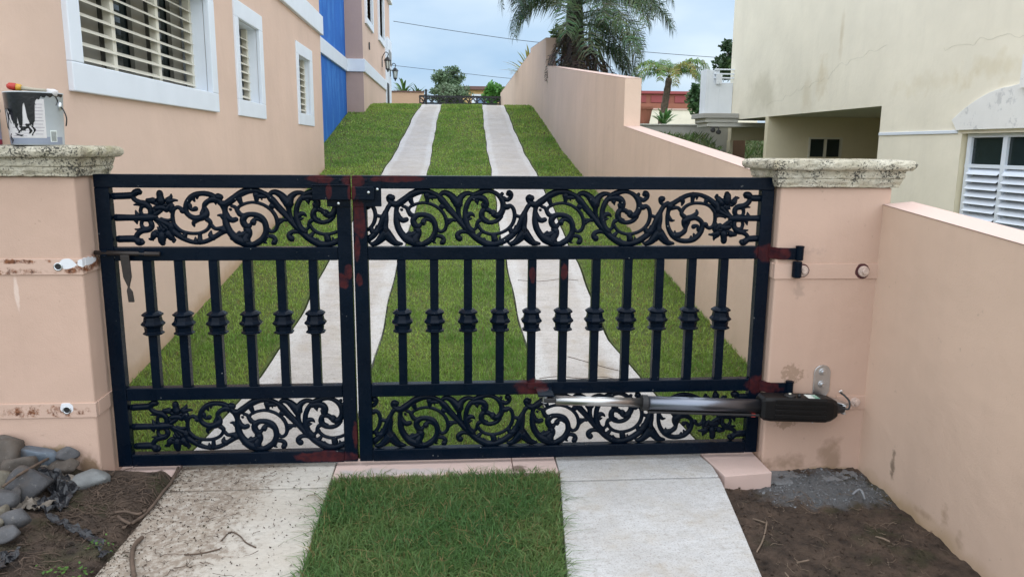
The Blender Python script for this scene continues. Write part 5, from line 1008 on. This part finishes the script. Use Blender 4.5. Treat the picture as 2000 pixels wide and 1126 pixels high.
def can1():
    c = (-1.835, 3.62); h = .225; t = thing('paint_can', 'grey paint can streaked with black drips on the left pillar cap', 'paint can', (c[0], c[1], CT))
    r = lambda z: .103 + .010*(z-CT)/h
    b = MB(); b.lathe([(.101, 0), (.103, .006), (.103, .008), (.113, h-.006), (.116, h-.004), (.116, h), (.110, h+.001), (.108, h-.02)], (c[0], c[1], CT), 40, cap=False); b.build('body', M['can_grey'], t, smooth=True)
    MB().lathe([(0, h-.03), (.108, h-.03)], (c[0], c[1], CT), 32, cap=False).build('paint_surface', M['wet_black'], t)
    MB().lathe([(0, .002), (.10, .002)], (c[0], c[1], CT), 24, cap=False).build('bottom', M['can_base'], t)
    arcpatch(c, r, -180, 0, CT+.004, CT+.035, .0006, 30).build('base_band', M['can_base'], t)
    arcpatch(c, r, -165, -44, CT+.030, CT+h-.03, .0009, 24).build('can_label', M['can_label'], t)
    for k in range(10): arcpatch(c, r, -66-(k*29 % 9), -47+(k*37 % 5)-4, CT+.045+.014*k, CT+.048+.014*k, .0013, 5).build('label_line', M['can_text'], t)
    for k in range(5): arcpatch(c, r, -120+(k*23 % 17), -84+(k*31 % 13), CT+.036+.012*k, CT+.039+.012*k, .0013, 5).build('label_line', M['can_text'], t)
    arcpatch(c, r, -36, -19, CT+.014, CT+.064, .0012, 4).build('barcode_panel', M['label_white'], t)
    for k in range(9): arcpatch(c, r, -34, -21, CT+.018+.0046*k, CT+.0204+.0046*k, .0018, 3).build('barcode_line', M['dull_black'], t)
    # the poured sheet of black paint down the front: lower edge as fingers of different lengths
    E_ = [(-175, .06), (-165, .062), (-158, .055), (-150, .066), (-143, .062), (-136, .075), (-128, .078), (-121, .10), (-115, .135), (-110, .145), (-105, .15), (-101, .115), (-97, .155), (-91, .15), (-88, .09), (-85, .05), (-82, .052), (-79, .12), (-74, .15), (-69, .15), (-65, .12), (-62, .045), (-58, .028), (-54, .036), (-50, .02), (-44, .026), (-38, .016), (-31, .024), (-24, .014), (-16, .022), (-8, .014), (0, .02), (10, .012)]
    V = []; F = []; n = 130
    for i in range(n+1):
        a = -175+185*i/n; bot = float(np.interp(a, [q[0] for q in E_], [q[1] for q in E_]))*(.96+.05*math.sin(i*1.9))
        for z in (h-.001, h-bot*.5, h-bot):
            rr = .103+.010*z/h+.0024; V.append((c[0]+rr*math.cos(math.radians(a)), c[1]+rr*math.sin(math.radians(a)), CT+z))
    for i in range(n):
        for q in (0, 1): F.append((i*3+q, i*3+3+q, i*3+4+q, i*3+1+q))
    MB().add(V, F).build('paint_run', M['wet_black'], t, smooth=True)
    drips(c, r, 0, 0, [(-152, .008, CT+.17, CT+.07), (-143, .010, CT+.17, CT+.068), (-133, .012, CT+.16, CT+.062), (-124, .007, CT+.15, CT+.09), (-104, .014, CT+.09, CT+.05), (-95, .020, CT+.08, CT+.056), (-88, .030, CT+.078, CT+.06), (-78, .016, CT+.09, CT+.048), (-70, .010, CT+.08, CT+.040), (-108, .014, CT+.048, CT+.040), (-98, .028, CT+.044, CT+.036), (-130, .008, CT+.048, CT+.01), (-127, .010, CT+.035, CT+.004), (-14, .009, CT+.21, CT+.17), (-62, .009, CT+.20, CT+.17)], t)
    V = []
    MB().prism([], 'y', 0, 0) if False else None
    a = math.radians(-6); e = Vector((c[0]+.113*math.cos(a), c[1]+.113*math.sin(a), CT+.168))
    MB().ball(e, .016, 10, (.7, .7, 1.2)).build('handle_lug', M['zinc'], t, smooth=True)
    MB().tube(catmull([e, e+Vector((.018, -.012, -.012)), e+Vector((.030, -.012, -.05)), e+Vector((.024, -.010, -.085))], 5), .0028, 6).build('wire_handle', M['dull_black'], t, smooth=True)
can1()
def can2():
    c = (-2.045, 3.545); h = .15; t = thing('paint_can', 'smaller lilac paint can with red base cut by the left picture edge', 'paint can', (c[0], c[1], CT))
    r = lambda z: .088
    MB().lathe([(.087, 0), (.088, .004), (.088, h-.004), (.091, h-.002), (.091, h+.002), (.082, h+.002), (0, h-.006)], (c[0], c[1], CT), 36, cap=False).build('body', M['can_lilac'], t, smooth=True)
    arcpatch(c, r, -180, 20, CT+.001, CT+.022, .0006, 24).build('base_band', M['can_red'], t); arcpatch(c, r, -170, -5, CT+.05, CT+.10, .0008, 18).build('can_label', M['can_label'], t)
    MB().lathe([(.092, h-.012), (.0935, h-.004), (.092, h+.003)], (c[0], c[1], CT), 30, cap=False).build('paint_run', M['wet_black'], t)
    drips(c, r, 0, 0, [(-20, .012, CT+h-.01, CT+.10), (-42, .010, CT+h-.01, CT+.12), (-70, .012, CT+h-.01, CT+.11)], t)
can2()
t = thing('paint_brush', 'paint brush with red and yellow handle lying across the open can', 'paint brush', (-1.83, 3.60, CT+.24))
z = CT+.238
MB().tube([(-1.90, 3.54, z+.008), (-1.89, 3.542, z+.009), (-1.87, 3.545, z+.007), (-1.865, 3.546, z+.006)], [.008, .0155, .0165, .015], 10).build('handle_grip', M['brush_red'], t, smooth=True)
MB().tube([(-1.865, 3.546, z+.006), (-1.85, 3.55, z+.004), (-1.845, 3.551, z+.003)], [.0155, .0145, .012], 10).build('handle_collar', M['brush_yellow'], t, smooth=True)
MB().tube([(-1.845, 3.551, z+.003), (-1.805, 3.56, z-.002), (-1.755, 3.575, z-.007)], [.011, .008, .009], 8).build('handle', M['brush_wood'], t, smooth=True)
MB().tube([(-1.755, 3.575, z-.007), (-1.73, 3.58, z-.012), (-1.715, 3.585, z-.018)], [.011, .016, .014], 8, .6).build('bristles', M['can_label'], t, smooth=True)

# ------------------------------------------------------------------ rocks, plastic, roots in the left bed
def rockmat(name, col):
    m, nt, b = _mat(name)
    c = mixc(nt, ramp(nt, pos_noise(nt, 14, 6, .65), .3, .7), tuple(x*.65 for x in col), tuple(x*1.2 for x in col))
    c = mixc(nt, mathn(nt, 'MULTIPLY', ramp(nt, pos_noise(nt, 60, 6, .75), .60, .70), .45), c, (.40, .38, .35))
    c = mixc(nt, mathn(nt, 'MULTIPLY', ramp(nt, pos_noise(nt, 8, 5), .55, .7), .4), c, (.10, .07, .045))
    nt.links.new(c, b.inputs['Base Color']); b.inputs['Roughness'].default_value = .72; bump(nt, b, pos_noise(nt, 60, 6, .7), .5, .006); return m
RK = {'grey': rockmat('grey_rock', (.085, .085, .09)), 'blue': rockmat('blue_rock', (.10, .125, .155)), 'brown': rockmat('brown_rock', (.085, .07, .058)), 'pale': rockmat('pale_rock', (.17, .178, .178)), 'tan': rockmat('tan_rock', (.165, .145, .11)), 'dark': rockmat('dark_rock', (.05, .05, .054))}
def rock(label, c, s, rz, kind, seed, sub=3):
    bm = bmesh.new(); bmesh.ops.create_icosphere(bm, subdivisions=sub, radius=1.0)
    r = random.Random(seed); planes = [(Vector((r.gauss(0, 1), r.gauss(0, 1), r.gauss(0, 1))).normalized(), r.uniform(.50, .82)) for _ in range(10)]
    rot = Matrix.Rotation(math.radians(rz), 4, 'Z') @ Matrix.Rotation(r.uniform(-.35, .35), 4, 'X') @ Matrix.Rotation(r.uniform(-.25, .25), 4, 'Y')
    for v in bm.verts:
        p = v.co.copy()
        for n, d in planes:
            k = p.dot(n)
            if k > d: p -= n*(k-d)*.93
        p *= 1+.09*noise.noise(p*1.6+Vector((seed, 0, 0)))+.02*noise.noise(p*6+Vector((seed, 3, 0)))
        v.co = p
    for _ in range(1): bmesh.ops.smooth_vert(bm, verts=bm.verts, factor=.18, use_axis_x=True, use_axis_y=True, use_axis_z=True)
    for v in bm.verts: v.co = (rot @ Vector((v.co.x*s[0]*1.22, v.co.y*s[1]*1.22, v.co.z*s[2]*1.22))) + Vector(c)
    me = bpy.data.meshes.new('rock'); bm.to_mesh(me); bm.free()
    tag(link('rock', me, RK[kind], None, True), label, 'rock', 'rocks piled at the foot of the left pillar')
RS = [('brown rock at the left picture edge against the pillar', (14, 893), 3.50, (.085, .07, .085), 20, 'brown'), ('flat blue grey rock against the left pillar', (68, 890), 3.52, (.092, .055, .050), -12, 'blue'), ('small upright grey brown rock right of the blue one', (128, 886), 3.53, (.050, .04, .042), 25, 'grey'), ('long flat brown grey rock below the small upright one', (124, 909), 3.50, (.082, .05, .034), -4, 'brown'),
      ('rounded brown rock under the blue grey one', (47, 912), 3.42, (.075, .06, .062), 10, 'brown'), ('big dark rounded rock in the middle of the pile', (62, 945), 3.31, (.083, .07, .085), 40, 'dark'), ('pale angular rock lying nearest the gate', (177, 939), 3.46, (.092, .06, .052), 18, 'pale'), ('tan rock at the left picture edge', (4, 938), 3.33, (.050, .05, .062), 0, 'tan'),
      ('grey rock at the left edge below the tan one', (8, 976), 3.20, (.052, .05, .050), 30, 'grey'), ('small tan pebble at the left edge lower in the pile', (3, 999), 3.10, (.028, .03, .026), 0, 'tan'), ('rounded grey rock low in the pile beside the plastic', (26, 1012), 3.03, (.062, .045, .036), 8, 'grey'), ('lowest grey rock of the pile at the left edge', (14, 1038), 2.95, (.050, .045, .030), -10, 'grey'), ('small dark wedge of rock between the grey rocks', (30, 968), 3.22, (.022, .03, .036), 50, 'dark'), ('half hidden brown rock at the top of the pile by the left edge', (15, 864), 3.54, (.07, .03, .035), 0, 'brown'), ('small tan stone above the lowest grey rock', (2, 1020), 3.0, (.02, .03, .02), 0, 'tan')]
RW = [(-2.054, 3.5, 0.172), (-1.943, 3.52, 0.169), (-1.81, 3.53, 0.172), (-1.809, 3.5, 0.126), (-1.939, 3.42, 0.157), (-1.853, 3.31, 0.123), (-1.675, 3.46, 0.064), (-1.987, 3.33, 0.135), (-1.911, 3.2, 0.103), (-1.867, 3.1, 0.098), (-1.782, 3.03, 0.102), (-1.764, 2.95, 0.086), (-1.875, 3.22, 0.112), (-2.068, 3.54, 0.229), (-1.814, 3.0, 0.101)]
for i, (lb, _, _, s, rz, kd) in enumerate(RS): rock(lb, RW[i], s, rz, kd, 11+i*7)
def crumple(label, pts, w, m, seed, amp=.03, nx=9):
    P = catmull(pts, 7); V = []; F = []; n = len(P)
    for i, p in enumerate(P):
        d = P[min(i+1, n-1)]-P[max(i-1, 0)]; d = d/(np.linalg.norm(d)+1e-9); s = np.array([-d[1], d[0], 0]); s = s/(np.linalg.norm(s)+1e-9)
        ww = w*(.65+.5*noise.noise((i*.35, seed, 0)))
        for k in range(nx+1):
            q = p+s*ww*(k/nx-.5); h = amp*abs(noise.noise((q[0]*14, q[1]*14, seed)))*1.6+amp*.8*noise.noise((q[0]*38, q[1]*38, seed+4)); q = q+np.array([noise.noise((i*.9, k*.8, seed))*.012, noise.noise((i*.9, k*.8, seed+9))*.012, h]); V.append(tuple(q))
    for i in range(n-1):
        for k in range(nx): a = i*(nx+1)+k; F.append((a, a+1, a+nx+2, a+nx+1))
    o = MB().add(V, F).build('plastic_sheet', m, smooth=False)
    so_ = o.modifiers.new('solid', 'SOLIDIFY'); so_.thickness = .002
    tag(o, label, 'plastic sheet', 'torn scraps of black ground sheet among the rocks')
SC = [[(-1.849, 3.402, 0.13), (-1.767, 3.377, 0.09), (-1.734, 3.334, 0.06), (-1.729, 3.255, 0.05), (-1.769, 3.186, 0.05)], [(-1.898, 3.467, 0.12), (-1.831, 3.452, 0.1), (-1.74, 3.397, 0.08)], [(-1.686, 3.122, 0.045), (-1.595, 3.062, 0.05), (-1.518, 3.022, 0.03), (-1.431, 2.96, 0.02), (-1.36, 2.875, 0.01)], [(-1.691, 2.864, 0.05), (-1.699, 2.807, 0.04), (-1.697, 2.735, 0.03)], [(-1.89, 3.2, 0.07), (-1.828, 3.24, 0.06), (-1.738, 3.207, 0.05)]]
crumple('crumpled torn black plastic ground sheet between the dark rock and the pale rock', SC[0], .15, M['plastic'], 3, .045)
crumple('dusty grey fold of ground sheet above the crumpled black plastic', SC[1], .085, M['dusty_plastic'], 8, .03)
crumple('long twisted tail of black plastic trailing down the soil', SC[2], .055, M['plastic'], 13, .025, 6)
crumple('scrap of black plastic at the bottom left picture corner', SC[3], .075, M['plastic'], 17, .03)
crumple('dusty tan flap of ground sheet between the low grey rocks', SC[4], .12, M['dusty_plastic'], 21, .03)
RT = random.Random(77)
def rootpath(p, az, L, fn, w=.35, n=8, lift=.006):
    P = []; x, y = p
    for i in range(n):
        P.append((x, y, fn(x, y)+lift+RT.uniform(-.003, .006))); az += RT.gauss(0, w); x += math.cos(az)*L/n; y += math.sin(az)*L/n
    return P
def litter(name, label, boxes, n, fn, m, rmin, rmax, lmin, lmax, cond=None):
    mb = MB()
    for i in range(n):
        x0, x1, y0, y1 = RT.choice(boxes); x, y = RT.uniform(x0, x1), RT.uniform(y0, y1)
        if cond and not cond(x, y): continue
        L = RT.uniform(lmin, lmax)*RT.random()**.4; P = rootpath((x, y), RT.uniform(0, 2*PI), L, fn, .45, 6)
        r = RT.uniform(rmin, rmax); mb.tube(P, [r*(1-.6*k/5) for k in range(6)], 4)
    o = mb.build(name, m, smooth=True, fix=False); o['kind'] = 'stuff'; o['label'] = label; o['category'] = 'roots'
litter('root_litter', 'tangle of fine brown roots in the left soil', [(-1.72, -1.34, 2.6, 3.55), (-1.66, -1.30, 3.2, 3.55)], 420, zl, M['root'], .001, .003, .04, .20)
litter('root_litter', 'scattered pale roots in the right soil', [(1.3, 2.1, 2.55, 3.4)], 110, zr, M['twig'], .0008, .002, .03, .16)
litter('root_litter', 'grey crusted root bits round the wet cement', [(1.55, 2.12, 3.22, 3.64)], 150, zr, M['cement_crumb'], .001, .0026, .012, .05, lambda x, y: abs(((x-1.86)/.33)**2+((y-3.46)/.15)**2-.9) < .55)
z0f = lambda x, y: .002
litter('root_litter', 'thin roots and dead stems scattered over the dirty slab', [(-1.34, -.95, 2.6, 3.7), (-1.30, -.65, 2.6, 3.7)], 130, z0f, M['root'], .0008, .0022, .02, .12, lambda x, y: -1.335 < x < -.62)
def crumbs(label, n, box, fn, m, s0, s1, p=1):
    mb = MB()
    for i in range(n):
        u = RT.random()**p; x = box[0]+(box[1]-box[0])*u; y = RT.uniform(box[2], box[3]); s = RT.uniform(s0, s1); z = fn(x, y)+s*.3
        v = [Vector((RT.gauss(0, 1), RT.gauss(0, 1), RT.gauss(0, .6))).normalized()*s*RT.uniform(.6, 1.2) for _ in range(4)]
        mb.add([(x+q.x, y+q.y, z+q.z) for q in v], [(0, 1, 2), (0, 2, 3), (0, 3, 1), (1, 3, 2)])
    o = mb.build('soil_crumbs', m, fix=False); o['kind'] = 'stuff'; o['label'] = label; o['category'] = 'soil crumbs'
crumbs('dark soil crumbs spilled across the left slab edge', 1500, (-1.345, -.62, 2.6, 3.72), z0f, M['soil'], .0015, .007, 2.6)
crumbs('loose soil clods on the left bed', 1300, (-1.75, -1.34, 2.6, 3.55), zl, M['soil'], .003, .014)
crumbs('loose soil clods on the right bed', 1300, (1.2, 2.12, 2.5, 3.62), zr, M['soil'], .003, .013)
crumbs('grey cement crumbs along the foot of the right pillar', 700, (1.52, 2.13, 3.3, 3.645), lambda x, y: zr(x, y) if ((x-1.86)/.36)**2+((y-3.44)/.2)**2 < 1.1 else -9, M['cement_crumb'], .002, .009)
def twig(label, P, r, m='root'):
    tag(MB().tube(catmull(P, 6), r, 6).build('root', M[m], smooth=True), label, 'root', 'single long roots on the bare ground')
TW = [('long bent stick lying across the rock pile', [(-1.89, 3.165, 0.18), (-1.859, 3.246, 0.2), (-1.852, 3.378, 0.19), (-1.872, 3.537, 0.16)], 0.006, 'root'), ('long root running along the left edge of the dirty slab', [(-1.366, 3.699, 0.02), (-1.344, 3.542, 0.015), (-1.347, 3.438, 0.012), (-1.343, 3.312, 0.01), (-1.352, 3.192, 0.01), (-1.382, 3.084, 0.02)], 0.007, 'root'), ('thick root stump lying on the dirty slab near the bottom edge', [(-1.277, 3.015, 0.012), (-1.282, 2.945, 0.012), (-1.253, 2.849, 0.01), (-1.192, 2.715, 0.01)], 0.009, 'root'), ('curled root on the left soil beside the slab', [(-1.463, 3.206, 0.03), (-1.418, 3.203, 0.035), (-1.363, 3.196, 0.025), (-1.349, 3.243, 0.02)], 0.006, 'root'), ('short root beneath the curled one on the left soil', [(-1.432, 3.167, 0.03), (-1.401, 3.133, 0.03), (-1.365, 3.118, 0.02)], 0.007, 'root'), ('thin wavy stem on the middle of the dirty slab', [(-0.952, 2.98, 0.004), (-0.935, 3.051, 0.004), (-0.888, 3.018, 0.004), (-0.848, 2.961, 0.004), (-0.797, 2.917, 0.004)], 0.003, 'root'), ('straight thin stem low on the dirty slab', [(-1.065, 2.879, 0.004), (-1.007, 2.883, 0.004), (-0.937, 2.914, 0.004)], 0.003, 'root'), ('pale forked root standing on the right soil near the slab', [(1.417, 3.119, -0.06), (1.366, 3.018, -0.06), (1.321, 2.941, -0.06), (1.271, 2.877, -0.07)], 0.004, 'twig'), ('pale bent root on the right soil below the cement', [(1.363, 3.151, -0.06), (1.38, 3.121, -0.055), (1.406, 3.11, -0.06)], 0.004, 'twig'), ('curved pale root by the bottom edge of the right soil', [(1.337, 2.782, -0.08), (1.408, 2.796, -0.075), (1.47, 2.812, -0.075)], 0.0038, 'twig'), ('long pale root crossing the bottom of the right soil', [(1.345, 2.906, -0.07), (1.347, 2.832, -0.075), (1.335, 2.762, -0.08), (1.334, 2.702, -0.08)], 0.0036, 'twig'), ('thin pale straw leaning on the right soil in the middle', [(1.856, 2.984, -0.075), (1.874, 2.956, -0.07), (1.894, 2.937, -0.075)], 0.004, 'twig'), ('grey crusted root sticking out of the cement by the wing wall', [(1.927, 3.322, -0.04), (1.97, 3.333, -0.02), (1.972, 3.285, -0.05)], 0.006, 'cement_crumb'), ('white painted splinter lying by the left threshold', [(-1.571, 3.54, 0.03), (-1.472, 3.54, 0.03), (-1.38, 3.546, 0.03)], 0.004, 'white')]
for lb, P, r, m in TW: twig(lb, P, r, m)
# wet cement trowelled at the right pillar foot
v = []; f = []; n = 26
for i in range(n+1):
    for k in range(7):
        a = i/n; x = 1.60+.50*a; y = 3.655-.165*(k/6)*(.75+.35*math.sin(PI*a)+.15*noise.noise((x*6, 0, 1)))
        v.append((x, y, -.060-.014*(k/6)**2+.006*noise.noise((x*14, y*20, 3))-.010*(k == 6)))
for i in range(n):
    for k in range(6): q = i*7+k; f.append((q, q+1, q+8, q+7))
struct(MB().add(v, f).build('cement_patch', M['cement'], smooth=True), 'smooth grey wet cement at the foot of the right pillar')
# small weeds
def weed(label, x, y, fn, n, s, seed):
    t = thing('weed', label, 'weed', (x, y, fn(x, y)), 'small green weeds in the left soil'); r = random.Random(seed); V = []; F = []; C = []
    for i in range(n):
        px, py = x+r.gauss(0, s*1.3), y+r.gauss(0, s*1.3); z = fn(px, py)+r.uniform(.004, .03); az = r.uniform(0, 2*PI); d = Vector((math.cos(az), math.sin(az), r.uniform(0, .6))).normalized(); q = d.cross(Vector((0, 0, 1))).normalized(); l = s*r.uniform(.5, 1); p = Vector((px, py, z)); o = len(V); k = r.uniform(.7, 1.3)
        V += [p, p+d*l*.5+q*l*.35, p+d*l, p+d*l*.5-q*l*.35]; F.append((o, o+1, o+2, o+3)); C += [tuple(g*k for g in (.07, .16, .03))]*4
    tinted('leaf_cluster', V, F, C, t)
WD = [('weed clump nearest the bottom left corner by the plastic tail', -1.485, 2.745, 26, 0.022), ('weed clump at the bottom beside the dirty slab', -1.396, 2.732, 20, 0.02), ('weed beside the plastic tail on the left soil', -1.417, 2.927, 18, 0.018), ('weed under the twisted plastic tail', -1.377, 2.949, 16, 0.016), ('tiny weed by the pale angular rock', -1.701, 3.427, 8, 0.014), ('tiny weed against the left pillar foot', -1.835, 3.709, 10, 0.013)]
for i, (lb, x, y, n, s) in enumerate(WD): weed(lb, x, y, zl, n, s, 40+i)
